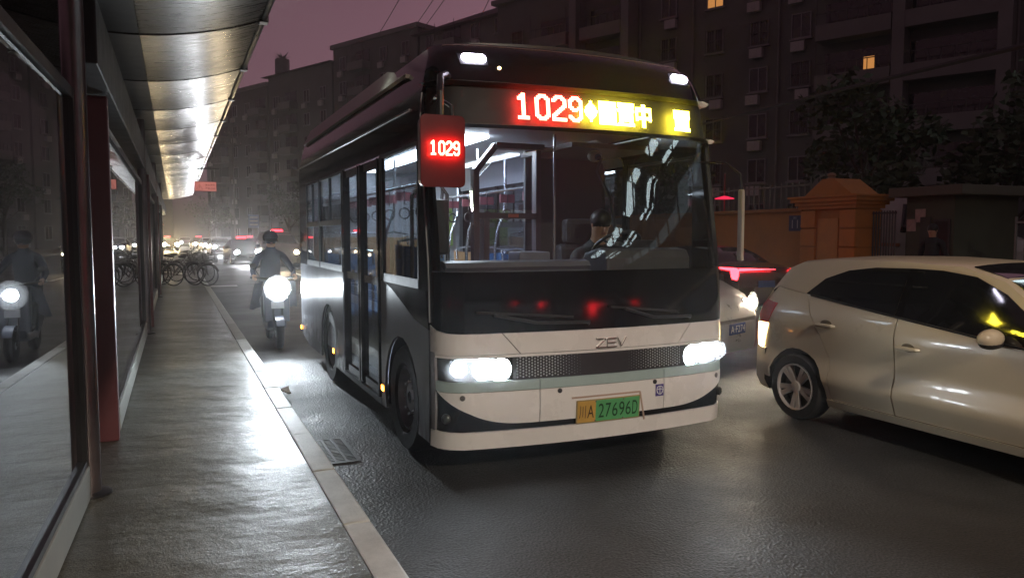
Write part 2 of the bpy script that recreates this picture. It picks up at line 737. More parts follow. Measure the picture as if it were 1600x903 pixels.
tp = MB().sheet(lambda u, v: Vector((-2.1 + 2.95 * u, y0 + (y1 - y0) * v, canz(-2.1 + 2.95 * u) + .10)), rng(0, 1, 12), rng(0, 1, 8), .02, out=lambda p: (0, 0, -1))
shift(tp, sh).build("canopy_top", dark, sh)
for k in range(1, np_):      # small lap plates on the outer edge
    shift(MB().cbox((.83, y0 + k * pitch_y, canz(.8) + .02), (.085, .12, .085)), sh).build("edge_clamp", dark, sh, bevel=.008)
hb = MB().box(-.60, 5.3, 2.74, -.40, y1, 3.16)
shift(hb, sh).build("header_beam", pm("header black", (.012, .012, .013), .45), sh, bevel=.01)
bays = [(-2.0, 4.95, -.53, .03, 5.10, 6.42), (6.62, 12.9, -.47, 0., 13.25, 14.2), (14.4, 20.7, -.47, 0., 21.0, 21.9), (22.1, 28.4, -.47, 0., 28.8, None)]
for ya, yb, xg, sl, yp, ybx in bays:
    def P(y, z, dx=0.):
        return Vector((xg + sl * (y - yb) + dx, y, z))
    g_ = MB().sheet(lambda u, v: P(ya + (yb - ya) * u, .38 + 2.08 * v), [0, 1], [0, 1], .010)
    shift(g_, sh).build("glass_screen", screen, sh, smooth=0)
    fr = MB()
    fr.bar(P(yb + .03, .16), P(yb + .03, 2.53), .05, .06, up=(0, 1, 0))
    fr.bar(P(ya - .03, .16), P(ya - .03, 2.53), .05, .06, up=(0, 1, 0))
    fr.bar(P(ya, 2.50), P(yb, 2.50), .05, .06)
    fr.bar(P(ya, .375), P(yb, .375), .05, .035)
    shift(fr, sh).build("screen_frame", dark, sh)
    rl = MB().bar(P(ya, .26), P(yb + .03, .26), .07, .19)
    shift(rl, sh).build("bottom_rail", alu, sh, bevel=.006)
    ft = MB()
    for q in (.02, .5, .98):
        yy = ya + (yb - ya) * q
        ft.box(xg + sl * (yy - yb) - .02, yy - .03, .149, xg + sl * (yy - yb) + .02, yy + .03, .17)
    shift(ft, sh).build("rail_foot", dark, sh)
    shift(MB().cyl((xg + .02, yp, .15), (xg + .02, yp, 3.5), .062, seg=20), sh).build("post", postm, sh)
    shift(MB().lathe([(.12, 0), (.12, .012), (.07, .02)], (xg + .02, yp, .151), (0, 0, 1), 18), sh).build("base_plate", dark, sh)
    if ybx:
        c_ = MB().box(xg - .06, ybx - .06, .15, xg + .10, ybx + .06, 2.72)
        shift(c_, sh).build("end_cabinet", maroon, sh, bevel=.012)

# dark wall seen through the screens
wl = thing("rendered_wall", "dark reddish brown wall with shallow piers behind the glass shelter screens", "wall", (-3.3, 16, .15))
wb_ = pm("maroon render", (.10, .055, .045), .8, var=.25, vs=1.2, bump=.006, bs=9)
shift(MB().box(-3.6, -8, .15, -3.3, 40, 3.3), wl).build("wall", wb_, wl)
pm_ = MB().box(-.06, -.22, 0, .06, .22, 3.2).mesh("pier", wb_, bevel=.01)
for k in range(14):
    link("pier", pm_, wl, (.06, -22.6 + k * 3.2, .002))
shift(MB().box(-3.68, -8, 3.3, -3.22, 40, 3.42), wl).build("coping", pm("coping", (.11, .09, .08), .8), wl)
shift(MB().box(-3.3, -8, 1.55, -3.27, 40, 1.63), wl).build("string_course", pm("coping", (.11, .09, .08), .8), wl)

# ------------------------------------------------------------------ far side: orange wall, gate pillar, gate, booth
orange = pm("ochre orange render", (.36, .145, .032), .75, var=.18, vs=1.5, bump=.004, bs=20)
ow = thing("boundary_wall", "orange painted boundary wall with a coping across the road", "wall", (14, 19, .14))
shift(MB().box(14, 14.02, .14, 14.25, 25, 2.28), ow).build("wall", orange, ow)
shift(MB().box(13.93, 14.02, 2.28, 14.32, 25, 2.37), ow).build("coping", pm("wall coping", (.30, .14, .05), .8), ow, bevel=.01)
shift(MB().box(13.96, 14.02, .14, 13.998, 25, .5), ow).build("plinth", pm("plinth", (.16, .09, .05), .85), ow)
np2 = thing("address_plate", "small dark blue square address plate fixed on the orange wall left of the pillar", "sign", (13.985, 14.28, 2.0))
MB().box(-.006, -.20, -.19, .006, .20, .19).build("plate", pm("address blue", (.015, .025, .10), .4), np2)
text_fit("11", .20, .20, lambda a, b: Vector((-.009, -a, b - .02)), "plate_lettering", pm("address white", (.35, .37, .42), .5), np2)
text_fit("附", .10, .07, lambda a, b: Vector((-.009, -a, b + .13)), "plate_lettering", pm("address white", (.35, .37, .42), .5), np2)
pil = thing("gate_pillar", "orange gate pillar of stacked blocks with moulded cornice and small gabled cap", "gate pillar", (14.15, 13.05, .14))
om = pm("ochre block", (.46, .185, .04), .7, var=.15, vs=3, bump=.004, bs=25)
for k in range(5):
    for (ya, yb) in ((-.80, -.36), (.36, .80)):
        MB().box(-.42, ya, .02 + k * .43, .42, yb, .02 + k * .43 + .40).build("block", om, pil, bevel=.02)
MB().box(-.36, -.79, 0, .36, .79, 2.17).build("core", orange, pil)
MB().box(-.385, -.30, .3, -.355, .30, 1.95).build("niche_panel", pm("ochre panel", (.46, .23, .07), .7), pil, bevel=.006)
for z0, z1, e_ in ((2.17, 2.25, .04), (2.25, 2.33, .10), (2.33, 2.42, .17), (2.42, 2.47, .22)):
    MB().box(-.42 - e_, -.80 - e_, z0, .42 + e_, .80 + e_, z1).build("cornice", om, pil, bevel=.008)
pd = MB()
pd.poly([(-.72, 2.47), (.72, 2.47), (.16, 2.86), (-.16, 2.86)], lambda a, b, t: Vector((-.42 + t * 1.0, a, b)), .84)
pd.build("pediment", om, pil, bevel=.01)
MB().lathe([(.10, 0), (.10, .02), (.07, .04), (.10, .07), (.09, .11), (.03, .14)], (-.30, 0, 2.86), (0, 0, 1), 14).build("finial", pm("finial stone", (.25, .17, .11), .8), pil)

gt = thing("iron_gate", "closed gate of thin upright iron bars between the pillar and the guard booth", "gate", (14.25, 11.93, .14))
ironm = pm("gate iron", (.10, .10, .10), .5, metal=.5)
bme = MB().cyl((0, 0, .06), (0, 0, 2.1), .018, seg=6).mesh("bar", ironm)
for k in range(9):
    link("bar", bme, gt, (0, -.28 + k * .07, 0))
for z in (.15, 1.05, 2.05):
    MB().box(-.02, -.30, z - .02, .02, .30, z + .02).build("rail", ironm, gt)
bt = thing("guard_booth", "small dull green guard booth with flat overhanging roof beside the iron gate", "booth", (15.0, 11.1, .14))
gm = pm("booth green", (.075, .085, .06), .8, var=.2, vs=2)
MB().box(-.5, -.63, 0, 1.5, .48, 2.38).build("wall", gm, bt)
MB().box(-.75, -.95, 2.38, 1.7, .75, 2.58).build("roof", pm("booth roof", (.11, .11, .085), .8), bt, bevel=.02)
f_ = MB().box(-.53, -.56, 1.05, -.50, -.20, 1.9).build("window", pm("booth frame", (.05, .05, .05), .5), bt)
MB().box(-.535, -.52, 1.10, -.53, -.24, 1.85).build("pane", dark, f_)
MB().box(-.53, -.12, .02, -.50, .12, 1.95).build("door", pm("booth door", (.05, .055, .05), .6), bt)
nm_ = pm("notice paper", (.42, .34, .30), .8, var=.2, vs=12)
tag(MB().box(-.004, -.11, -.13, .004, .11, .13).build("paper_notice", nm_, loc=(14.494, 11.45, 1.92)), "lower pinkish paper notice pasted on the green booth wall by the gate", "notice", "paper notices on the booth")
tag(MB().box(-.004, -.12, -.14, .004, .12, .14).build("paper_notice", nm_, loc=(14.494, 11.24, 2.12)), "higher pinkish paper notice pasted on the green booth wall, further from the gate", "notice", "paper notices on the booth")

def railing(name, label, x, ya, yb, z0, h, n, mat, group):
    r_ = thing(name, label, "fence", (x, (ya + yb) / 2, z0), 0, group)
    m_ = MB().box(-.016, -.016, .0, .016, .016, h).mesh("bar", mat)
    for k in range(n):
        link("bar", m_, r_, (0, (yb - ya) * (k / (n - 1) - .5), 0))
    for z in (.08, h - .1):
        MB().box(-.022, -(yb - ya) / 2, z - .02, .022, (yb - ya) / 2, z + .02).build("rail", mat, r_)
    return r_
railing("railing", "grey upright bar railing standing on top of the orange wall", 14.8, 14.6, 19.8, .14, 2.95, 26, pm("railing grey", (.13, .13, .12), .5, metal=.4), "railings across the road")
railing("railing", "pale grey bar railing at the far right beyond the white hatchback roof", 14.0, 3.6, 8.9, .14, 1.9, 32, pm("railing pale", (.17, .18, .18), .5, metal=.3), "railings across the road")
tr_ = MB().box(16.2, 8.8, -.1, 24, 19.0, .58)
struct(tr_.build("raised_yard", pm("yard concrete", (.10, .10, .09), .8, bump=.004, bs=10)))
hl_ = thing("red_glint_disc", "red glowing disc on a thin rod, built for a red glint above the orange wall", "lamp", (14.12, 17.1, 2.37))  # reflected red glint built as a glowing disc; rod coloured by its glow
MB().cyl((0, 0, 0), (0, 0, 1.05), .02, seg=8).build("rod", pm("rod red glow", (.20, .03, .04), .4), hl_)
MB().lathe([(.05, .06), (.26, 0), (.27, -.02), (.05, -.03)], (0, 0, .37), (0, 0, 1), 20).build("shade", em("red glint glow", (1.0, .03, .09), 1.1), hl_)

# ------------------------------------------------------------------ apartment blocks
conc = pm("apartment render", (.11, .115, .105), .85, var=.22, vs=.35, bump=.01, bs=4)
conc2 = pm("apartment render pale", (.165, .165, .155), .85, var=.2, vs=.5)
wfr = pm("window frame", (.20, .20, .20), .5)
pane_m = pm("dark pane", (.012, .013, .016), .12, var=.3, vs=1)
railm = pm("balcony iron", (.05, .05, .05), .6)
acm = pm("cooling unit", (.36, .35, .33), .6)
litm = em("lit window", (1.0, .42, .12), .55)
W_FR = MB()
for b_ in ((-.62, -.10, -.78, -.55, .02, .78), (.55, -.10, -.78, .62, .02, .78), (-.55, -.10, .71, .55, .02, .78), (-.55, -.10, -.78, .55, .02, -.71), (-.03, -.08, -.71, .03, .02, .71), (-.72, -.20, -.88, .72, .02, -.79)):
    W_FR.box(*b_)
ME_FR = W_FR.mesh("window_frame", wfr, smooth=0)
ME_PN = MB().box(-.56, -.045, -.72, .56, -.03, .72).mesh("pane", pane_m, smooth=0)
ME_LIT = MB().box(-.56, -.045, -.72, .56, -.03, .72).mesh("pane", litm, smooth=0)
ME_AC = MB().box(-.42, -.42, -.30, .42, -.06, .30).box(-.30, -.44, -.22, .10, -.42, .22).mesh("cooling_unit", acm, smooth=0)
ME_GR = MB()
for k in range(9):
    ME_GR.box(-.60 + k * .15 - .012, -.24, -.76, -.60 + k * .15 + .012, -.21, .76)
for z in (-.7, 0, .7):
    ME_GR.box(-.62, -.25, z - .015, .62, -.20, z + .015)
ME_GR = ME_GR.mesh("window_grille", railm, smooth=0)

def balcony_mesh(w):
    b = MB()
    b.box(-w / 2, -1.25, -1.42, w / 2, .02, -1.24)       # slab
    b.box(-w / 2, -1.25, -1.24, w / 2, -1.15, -.50)      # parapet
    b.box(-w / 2, -1.15, -1.24, -w / 2 + .10, .02, -.50)
    b.box(w / 2 - .10, -1.15, -1.24, w / 2, .02, -.50)
    return b.mesh("balcony", conc2, smooth=0)
BAL = {}

def window(par, u, z, lit=False, ac=True, grille=False):
    f = link("window", ME_FR, par, (u, 0, z))
    link("pane", ME_LIT if lit else ME_PN, f, (0, 0, 0))
    if grille:
        link("window_grille", ME_GR, f, (0, 0, 0))
    if ac:
        link("cooling_unit", ME_AC, par, (u + rnd.choice((-.1, .25, -.3)), 0, z - 1.30))

def balcony(par, u, z, w, lit=False):
    key = round(w, 1)
    if key not in BAL:
        BAL[key] = (balcony_mesh(w), MB().box(-w / 2 + .2, -.06, -1.2, w / 2 - .2, -.02, .95).mesh("pane", pane_m, smooth=0),
                    MB().box(-.55, -.075, -.45, .05, -.065, .55).mesh("lit_pane", litm, smooth=0))
    b = link("balcony", BAL[key][0], par, (u, 0, z))
    d = link("pane", BAL[key][1], b, (0, 0, 0))
    q = MB()
    n = max(3, int(w / .6))
    for k in range(n + 1):
        x = -w / 2 + .05 + k * (w - .1) / n
        q.box(x - .02, -1.22, -.5, x + .02, -1.18, .15 if k not in (0, n) else 1.35)
    q.box(-w / 2, -1.23, .12, w / 2, -1.17, .17)
    link("balcony_rail", q.mesh("balcony_rail", railm, smooth=0), b, (0, 0, 0))
    if lit:
        link("lit_pane", BAL[key][2], b, (.9, -.02, -.1))

blk = thing("apartment_building", "tall grey apartment block with balconies, rooftop shrubs and two lit windows, nearest on the right", "building", (25.3, 59.9, 0), R(-65.3), "apartment blocks along the street")
MB().box(0, 0, 0, 56, 13, 20.9).build("wall", conc, blk, smooth=0)
MB().box(-.4, -.4, 20.9, 56.4, 13.4, 21.25).build("parapet", conc2, blk, smooth=0)
rows = [3.0, 5.9, 8.8, 11.75, 14.7, 17.65]
for r_i, z in enumerate(rows):
    for u in (2.2, 16.3, 19.8, 22.9, 25.6):
        window(blk, u, z, lit=(u == 19.8 and r_i == 5), ac=(rnd.random() < .75), grille=rnd.random() < .4)
    balcony(blk, 6.3, z, 3.6)
    balcony(blk, 11.2, z, 3.6)
    balcony(blk, 29.0, z, 4.2, lit=(r_i == 3))
    balcony(blk, 34.0, z, 4.6)
    for u in (38.5, 42, 45.5, 50):
        window(blk, u, z, ac=False)
for u in (14.0, 18.2, 24.2, 31.45, 37.0, 40.2):
    MB().cyl((u, -.10, .2), (u, -.10, 20.8), .07, seg=6).build("drain_pipe", conc2, blk)
for u in (8.75, 13.4, 31.5, 36.6):
    MB().box(u - .32, -1.28, .1, u + .32, 0, 20.88).build("pilaster", conc2, blk, smooth=0)
MB().box(1.0, 3, 21.25, 6.0, 8, 24.0).build("roof_house", conc, blk, smooth=0)

def far_block(P, wdt, h, label, hip=0., n=None, dep=12):
    b = thing("apartment_building", label, "building", P, R(-65.3), "apartment blocks along the street")
    MB().box(0, 0, 0, wdt, dep, h).build("wall", conc, b, smooth=0)
    if hip:
        rf = MB()
        rf.add([(-.8, -.8, h), (wdt + .8, -.8, h), (wdt + .8, dep + .8, h), (-.8, dep + .8, h), (wdt * .35, dep / 2, h + hip), (wdt * .65, dep / 2, h + hip)],
               [(0, 1, 5, 4), (1, 2, 5), (2, 3, 4, 5), (3, 0, 4), (3, 2, 1, 0)])
        rf.build("roof", pm("dark roof tiles", (.06, .045, .045), .8, bump=.03, bs=3), b, smooth=0)
    else:
        MB().box(-.3, -.3, h, wdt + .3, dep + .3, h + .5).build("parapet", conc2, b, smooth=0)
    nf = int(h / 2.95)
    nc = max(2, int(wdt / 3.4))
    for i in range(nf):
        for j in range(nc):
            u = wdt * (j + .5) / nc
            z = 2.0 + i * 2.95
            if j % 3 == 1:
                balcony(b, u, z, 3.0)
            else:
                window(b, u, z, ac=rnd.random() < .5)
    return b
def onB(s):
    return (28.6 - .418 * s, 74.6 + .908 * s, 0)
far_block(onB(8), 17, 23.6, "dark apartment block with tall hipped roof right behind the bus roof", hip=3.2)
far_block(onB(24), 15.6, 24.6, "dark flat roofed apartment block, middle of the far row", hip=0)
far_block(onB(39), 14.6, 23.2, "dark apartment block with low hipped roof and a rooftop tank", hip=1.5)
far_block(onB(57), 17.6, 22.2, "dark apartment block at the far left end of the row, next to the canopy edge", hip=0)
far_block((-22, 150, 0), 26, 12.5, "low dark building closing the far end of the street", hip=0)
tk = thing("water_tank", "dark rooftop tank with a bushy plant on top, on the far apartment block", "water tank", (*[a + b for a, b in zip(onB(38.5), (2, 3, 0))][:2], 23.2))
MB().cyl((0, 0, 0), (0, 0, 3.2), 1.0, seg=14).build("tank", conc, tk)
lf = MB()
for k in range(70):
    a = rnd.uniform(0, 6.28)
    d = Vector((math.cos(a), math.sin(a), rnd.uniform(.1, 1.0))).normalized()
    L = rnd.uniform(.6, 1.7)
    q = d.cross(Vector((0, 0, 1))).normalized() * .14
    lf.add([Vector((0, 0, 3.2)) - q, Vector((0, 0, 3.2)) + q, Vector((0, 0, 3.2)) + d * L], [(0, 1, 2)])
leafm = pm("night foliage", (.035, .055, .025), .7, var=.5, vs=2)
lf.build("plant", leafm, tk, smooth=0)
for k, (u, v) in enumerate(((1.2, 1), (3.0, .8), (5.4, .6), (8.2, 1.0))):
    p = Matrix.Rotation(R(-65.3), 4, 'Z') @ Vector((u, v, 0)) + Vector((25.3, 59.9, 21.25))
    b = thing("rooftop_plant", ["tallest shrub at the roof corner of the near apartment block", "spiky shrub second from the roof corner of the near block", "low shrub third along the roof edge of the near block", "round shrub furthest along the roof edge of the near block"][k], "plant", p, 0, "shrubs on the apartment roof")
    m_ = MB()
    for q in range(140):
        c = Vector((rnd.gauss(0, .55), rnd.gauss(0, .55), abs(rnd.gauss(.9, .6))))
        d = Vector((rnd.gauss(0, 1), rnd.gauss(0, 1), rnd.gauss(0, 1))).normalized() * .28
        e_ = d.cross(Vector((rnd.gauss(0, 1), rnd.gauss(0, 1), 1))).normalized() * .12
        m_.add([c - e_, c + e_, c + d], [(0, 1, 2)])
    m_.build("foliage", leafm, b, smooth=0)
    MB().cyl((0, 0, 0), (0, 0, 1.2), .06, .02, 6).build("stem", pm("bark", (.06, .045, .035), .9), b)

def road_sign(label, loc, h, kind):
    r_ = thing("road_sign", label, "sign", loc, 0)
    MB().cyl((0, 0, 0), (0, 0, h), .035, seg=8).build("post", pm("sign post", (.2, .2, .2), .5, metal=.5), r_)
    if kind == 'tri':
        MB().poly([(-.40, h - .72), (.40, h - .72), (0, h)], lambda a, b, t: Vector((a, -.04 + t, b)), .01).build("plate", pm("sign white", (.6, .58, .55), .5), r_)
        q = MB().tube([(-.36, -.045, h - .69), (.36, -.045, h - .69), (0, -.045, h - .06)], .03, 4, closed=True)
        q.build("border", pm("sign border", (.35, .10, .05), .5), r_)
        MB().bar((0, -.045, h - .60), (0, -.045, h - .28), .05, .02).build("symbol", blackp_, r_)
    else:
        MB().box(-.38, -.05, h - 1.0, .38, -.04, h).build("plate", pm("sign pale blue", (.30, .36, .48), .5), r_)
        for k in range(3):
            MB().box(-.30, -.056, h - .25 - k * .28, .30, -.051, h - .15 - k * .28).build("print_line", pm("sign white", (.6, .58, .55), .5), r_)
blackp_ = pm("sign black", (.02, .02, .02), .6)
road_sign("small white triangular warning sign on a post at the far end of the platform", (-.95, 48, 0), 3.0, 'tri')
road_sign("pale rectangular road sign on a post beyond the oncoming traffic", (5.6, 62, 0), 3.3, 'rect')

# ------------------------------------------------------------------ trees
def tree(x, y, h, cr, label, n=1500, z0=.14, trunk=.16):
    t = thing("street_tree", label, "tree", (x, y, z0), 0, "street trees")
    tr = MB()
    top = Vector((rnd.uniform(-.3, .3), rnd.uniform(-.3, .3), h * .75))
    tr.tube([(0, 0, 0), Vector((0, 0, h * .3)) + top * .05, top * .7, top], [trunk, trunk * .8, trunk * .5, trunk * .12], 8)
    cl = []
    for k in range(9):
        a = k * 2.4
        z = h * rnd.uniform(.42, .92)
        rr = cr * rnd.uniform(.45, .85) * (1 - .5 * abs(z / h - .6))
        e_ = Vector((rr * math.cos(a), rr * math.sin(a), z))
        s_ = top * (z / h * .75)
        tr.tube([s_, (s_ + e_) / 2 + Vector((0, 0, -.1)), e_], [trunk * .35, trunk * .22, .02], 5)
        cl.append((e_, cr * rnd.uniform(.32, .55)))
    cl.append((top, cr * .5))
    tr.build("trunk", pm("bark", (.06, .045, .035), .9), t)
    m_ = MB()
    for q in range(n):
        c0, r0 = rnd.choice(cl)
        d = Vector((rnd.gauss(0, 1), rnd.gauss(0, 1), rnd.gauss(0, .8)))
        c = c0 + d.normalized() * r0 * rnd.random() ** .45
        s_ = rnd.uniform(.08, .17) * (1 + cr * .08)
        a = Vector((rnd.gauss(0, 1), rnd.gauss(0, 1), rnd.gauss(0, .6))).normalized() * s_
        b = a.cross(Vector((rnd.gauss(0, 1), rnd.gauss(0, 1), rnd.gauss(0, 1)))).normalized() * s_ * .5
        m_.add([c - a, c + b, c + a, c - b], [(0, 1, 2, 3)])
    m_.build("crown", leafm, t, smooth=0)
    return t
tree(18.6, 16.3, 6.0, 2.0, "dark bushy tree rising behind the orange gate pillar", 2200)
tree(19.0, 12.2, 5.6, 1.8, "dark tree standing behind the guard booth", 1800)
tree(21.5, 31, 6.2, 2.4, "dark tree behind the orange wall, just right of the bus roof corner", 1500)
tree(14.2, 66, 7.5, 2.6, "round dark tree beneath the far apartment block", 1500)
tree(11.2, 84, 7.5, 2.8, "dark tree beside the far utility pole", 1300)
tree(-6.5, 88, 7.0, 3.2, "dark tree at the street end beyond the shelter canopy", 1300)
tree(4.5, 118, 8.0, 3.6, "dark spreading tree at the very end of the street", 1200)

# ------------------------------------------------------------------ poles, wires, hanging sign
wood = pm("pole concrete", (.10, .095, .09), .8)
def pole(x, y, h, label, arms):
    p = thing("utility_pole", label, "utility pole", (x, y, 0), 0, "utility poles")
    MB().cyl((0, 0, 0), (0, 0, h), .15, .09, 10).build("pole", wood, p)
    for z in arms:
        a_ = MB().box(-1.0, -.05, z - .05, 1.0, .05, z + .05).build("crossarm", wood, p)
        for x_ in (-.9, -.4, .4, .9):
            MB().lathe([(.05, 0), (.06, .08), (.03, .16)], (x_, 0, z + .05), (0, 0, 1), 8).build("insulator", pm("insulator", (.25, .22, .2), .3), a_)
    return p
pole(6.8, 100, 15.5, "tall utility pole with two crossarms in front of the far apartment row", (14.2, 12.9))
pole(-.9, 40, 7.6, "plain dark pole at the end of the platform below the shelter canopy", ())
wirem = pm("cable sheath", (.012, .012, .012), .6)
def wire(name, label, a, b, sag, r, group="overhead wires"):
    a = Vector(a)
    b = Vector(b)
    pts = [a.lerp(b, t) - Vector((0, 0, sag * 4 * t * (1 - t))) for t in rng(0, 1, 17)]
    tag(MB().tube(pts, r, 5).build(name, wirem), label, "cable", group)

wire("overhead_wire", "single thin wire crossing the sky left of the bus roof", (15.07, 60.33, 17.4), (4.5, 5, 5.2 + 4), .3, .022)
wire("overhead_wire", "upper of the close pair of wires running up across the sky", (17.39, 59.31, 17.55), (5.0, 1, 4.6 + 5), .3, .022)
wire("overhead_wire", "lower of the close pair of wires running up across the sky", (18.09, 59.0, 17.55), (5.2, 1, 4.6 + 4.9), .3, .022)
wire("overhead_wire", "wire ending at the roof corner of the near apartment block", (20.43, 52.42, 16.83), (5.5, 3.5, 11.6), .2, .022)
wire("cable_bundle", "thick drooping black cable bundle across the near apartment facade", (20.8, 31, 6.3), (11.0, 4.2, 4.4), -.05, .045)
hs_ = thing("hanging_sign", "small pink lit warning sign with a triangle hanging near the canopy end", "sign", (.89, 25, 3.03))
MB().box(-.32, -.03, 0, .32, .03, .31).build("panel", pm("sign housing", (.30, .12, .12), .5), hs_, bevel=.01)
MB().box(-.30, -.036, .02, .30, -.031, .29).build("face", em("sign face", (1.0, .33, .27), .50), hs_)
t_ = MB()
t_.tube([(-.26, -.038, .06), (-.17, -.038, .22), (-.08, -.038, .06)], .010, 4, closed=True)
t_.bar((-.17, -.038, .10), (-.17, -.038, .17), .012)
t_.build("warning_triangle", pm("sign ink", (.30, .06, .03), .6), hs_)
text_fit("禁止停车", .28, .07, lambda a, b: Vector((.13 + a, -.040, .20 + b)), "sign_lettering", pm("sign ink", (.3, .06, .03), .6), hs_)
text_fit("严禁占道", .28, .07, lambda a, b: Vector((.13 + a, -.040, .10 + b)), "sign_lettering", pm("sign ink", (.3, .06, .03), .6), hs_)
for x in (-.2, .2):
    MB().cyl((x, 0, .31), (x, 0, .70), .012, seg=6).build("hanger", wood, hs_)
MB().bar((-1.5, 0, .70), (.4, 0, .70), .05).build("bracket", wood, hs_)
# ================================================================== CITY BUS
BX, BY = 2.815, 4.66
bus = thing("city_bus", "white and black city bus with lit destination display and headlights beside the kerb", "bus", (BX, BY, 0))
RKP = [(.2, .03), (.5, 0), (1.0, .015), (1.25, .022), (1.47, .035), (2.0, .13), (2.45, .20), (2.75, .24), (2.95, .31), (3.03, .39), (3.08, .51)]

def YE(z):
    return .318 + smooth_lin(RKP, z, .04)

def Wz(z):
    return 1.22 - (.16 * ((z - 2.45) / .65) ** 2 if z > 2.45 else 0)

def FP0(u, z):
    w = Wz(z)
    xs = w - .2
    a = abs(u)
    if a <= .8:
        x = a / .8 * xs
        y = .085 * (x / xs) ** 2
    else:
        t = min(1, (a - .8) / .2) * math.pi / 2
        x = xs + .2 * math.sin(t)
        y = .085 + .20 * (1 - math.cos(t)) + .03 * math.sin(t)
    return Vector((math.copysign(x, u), y + smooth_lin(RKP, z, .04), z))

def FP(u, z, o=0.):
    p = FP0(u, z)
    if o:
        e = .004
        du = FP0(min(u + e, 1), z) - FP0(max(u - e, -1), z)
        dz = FP0(u, z + e) - FP0(u, z - e)
        n = du.cross(dz).normalized()
        if n.y > .2 or (abs(n.y) <= .2 and n.x * u < 0):
            n = -n
        p = p + n * o
    return p

def FX(x, z, o=0.):
    return FP(x / (Wz(z) - .2) * .8, z, o)

def fpatch(mb, u0, u1, z0, z1, nu=20, nz=5, t=.02, o=0.):
    c0 = z0 if callable(z0) else (lambda u: z0)
    c1 = z1 if callable(z1) else (lambda u: z1)
    return mb.sheet(lambda u, v: FP(u, c0(u) + (c1(u) - c0(u)) * v, o), rng(u0, u1, nu), rng(0, 1, nz), t,
                    out=lambda p: (p.x * .5, -1, 0))

cream = pm("bus cream paint", (.78, .765, .745), .28, var=.07, vs=1.6, coat=.5)
silver = pm("bus grey paint", (.34, .34, .37), .20, var=.06, vs=2, coat=.1)
teal = pm("bus teal stripe", (.36, .47, .46), .3, var=.05, coat=.4)
blackg = pm("bus black gloss", (.009, .009, .010), .09, var=.2, vs=2, spec=.4, rvar=.4)
blackp = pm("black plastic", (.02, .02, .022), .45, var=.2, vs=30)
rubber = pm("rubber", (.018, .018, .018), .75, var=.2, vs=20, bump=.001)
under = pm("underbody", (.03, .03, .03), .8)
chrome = pm("chrome", (.8, .8, .8), .15, metal=1, var=.05)
steelp = pm("grab rail steel", (.62, .64, .66), .25, metal=.9, var=.05)
wind = glass("bus windscreen glass", (.86, .90, .90), .10, 0, .02)
sideg = glass("bus side glass", (.62, .66, .68), .07, 0, .03)

# road film on the grey side panels: brown dust, thicker in streaks towards the skirt
n_ = silver.node_tree.nodes
l_ = silver.node_tree.links
p_ = n_["Principled BSDF"]
tc_ = n_.new("ShaderNodeTexCoord")
sx_ = n_.new("ShaderNodeSeparateXYZ")
l_.new(tc_.outputs['Object'], sx_.inputs[0])
mz_ = n_.new("ShaderNodeMapRange")
mz_.inputs['From Min'].default_value = .95
mz_.inputs['From Max'].default_value = .25
mz_.inputs['To Max'].default_value = 1.3
l_.new(sx_.outputs['Z'], mz_.inputs['Value'])
mp_ = n_.new("ShaderNodeMapping")
mp_.inputs['Scale'].default_value = (4, 4, 1.2)
l_.new(tc_.outputs['Object'], mp_.inputs['Vector'])
ns_ = n_.new("ShaderNodeTexNoise")
ns_.inputs['Scale'].default_value = 3
ns_.inputs['Detail'].default_value = 8
l_.new(mp_.outputs[0], ns_.inputs['Vector'])
mu_ = n_.new("ShaderNodeMath")
mu_.operation = 'MULTIPLY'
mu_.use_clamp = True
l_.new(mz_.outputs[0], mu_.inputs[0])
l_.new(ns_.outputs['Fac'], mu_.inputs[1])
mx_ = n_.new("ShaderNodeMix")
mx_.data_type = 'RGBA'
mx_.inputs[7].default_value = (.09, .075, .06, 1)
l_.new(mu_.outputs[0], mx_.inputs[0])
l_.new(p_.inputs['Base Color'].links[0].from_socket, mx_.inputs[6])
l_.new(mx_.outputs[2], p_.inputs['Base Color'])

# ---- front panels
fpatch(MB(), -1, 1, .235, .355, 34, 4).build("bumper_skirt", cream, bus)

def slit_top(u):
    a = abs(u)
    return .402 + (.25 * min(1, (a - .42) / .54) ** 3.0 if a > .42 else 0)
fpatch(MB(), -.985, .985, .357, lambda u: slit_top(u) + .01, 40, 4, .02, -.012).build("bumper_slit", blackg, bus)
for u0, u1 in ((-.955, -.41), (-.405, .405), (.41, .955)):
    fpatch(MB(), u0, u1, slit_top, .632, 22, 5).build("bumper_panel", cream, bus)
for s in (-1, 1):
    fpatch(MB(), min(s * .960, s), max(s * .960, s), .36, .90, 5, 8).build("corner_strip", silver, bus)
for u0, u1 in ((-.955, -.41), (-.405, .405), (.41, .955)):
    fpatch(MB(), u0, u1, .636, .706, 16, 3).build("teal_strip", teal, bus)
fpatch(MB(), -.56, .56, .71, .862, 24, 4, .02, -.014).build("grille", blackp, bus)
g = MB()
for i in range(64):
    for j in range(7):
        x = -.68 + i * 1.36 / 63
        if abs(x) < .20:
            continue
        z = .725 + j * .0205 + (.010 if i % 2 else 0)
        p = FX(x, z, -.010)
        r = .0078 * min(1, (abs(x) - .16) / .25)
        g.add([p + Vector((-r, 0, 0)), p + Vector((0, 0, -r)), p + Vector((r, 0, 0)), p + Vector((0, 0, r)), p + Vector((0, -.006, 0))],
              [(0, 1, 4), (1, 2, 4), (2, 3, 4), (3, 0, 4)])
o = g.build("grille_stud", pm("stud grey", (.45, .47, .48), .4), bus, smooth=0)
o['kind'] = 'stuff'
fpatch(MB(), -.955, .955, .866, .884, 34, 2).build("grille_trim", cream, bus)

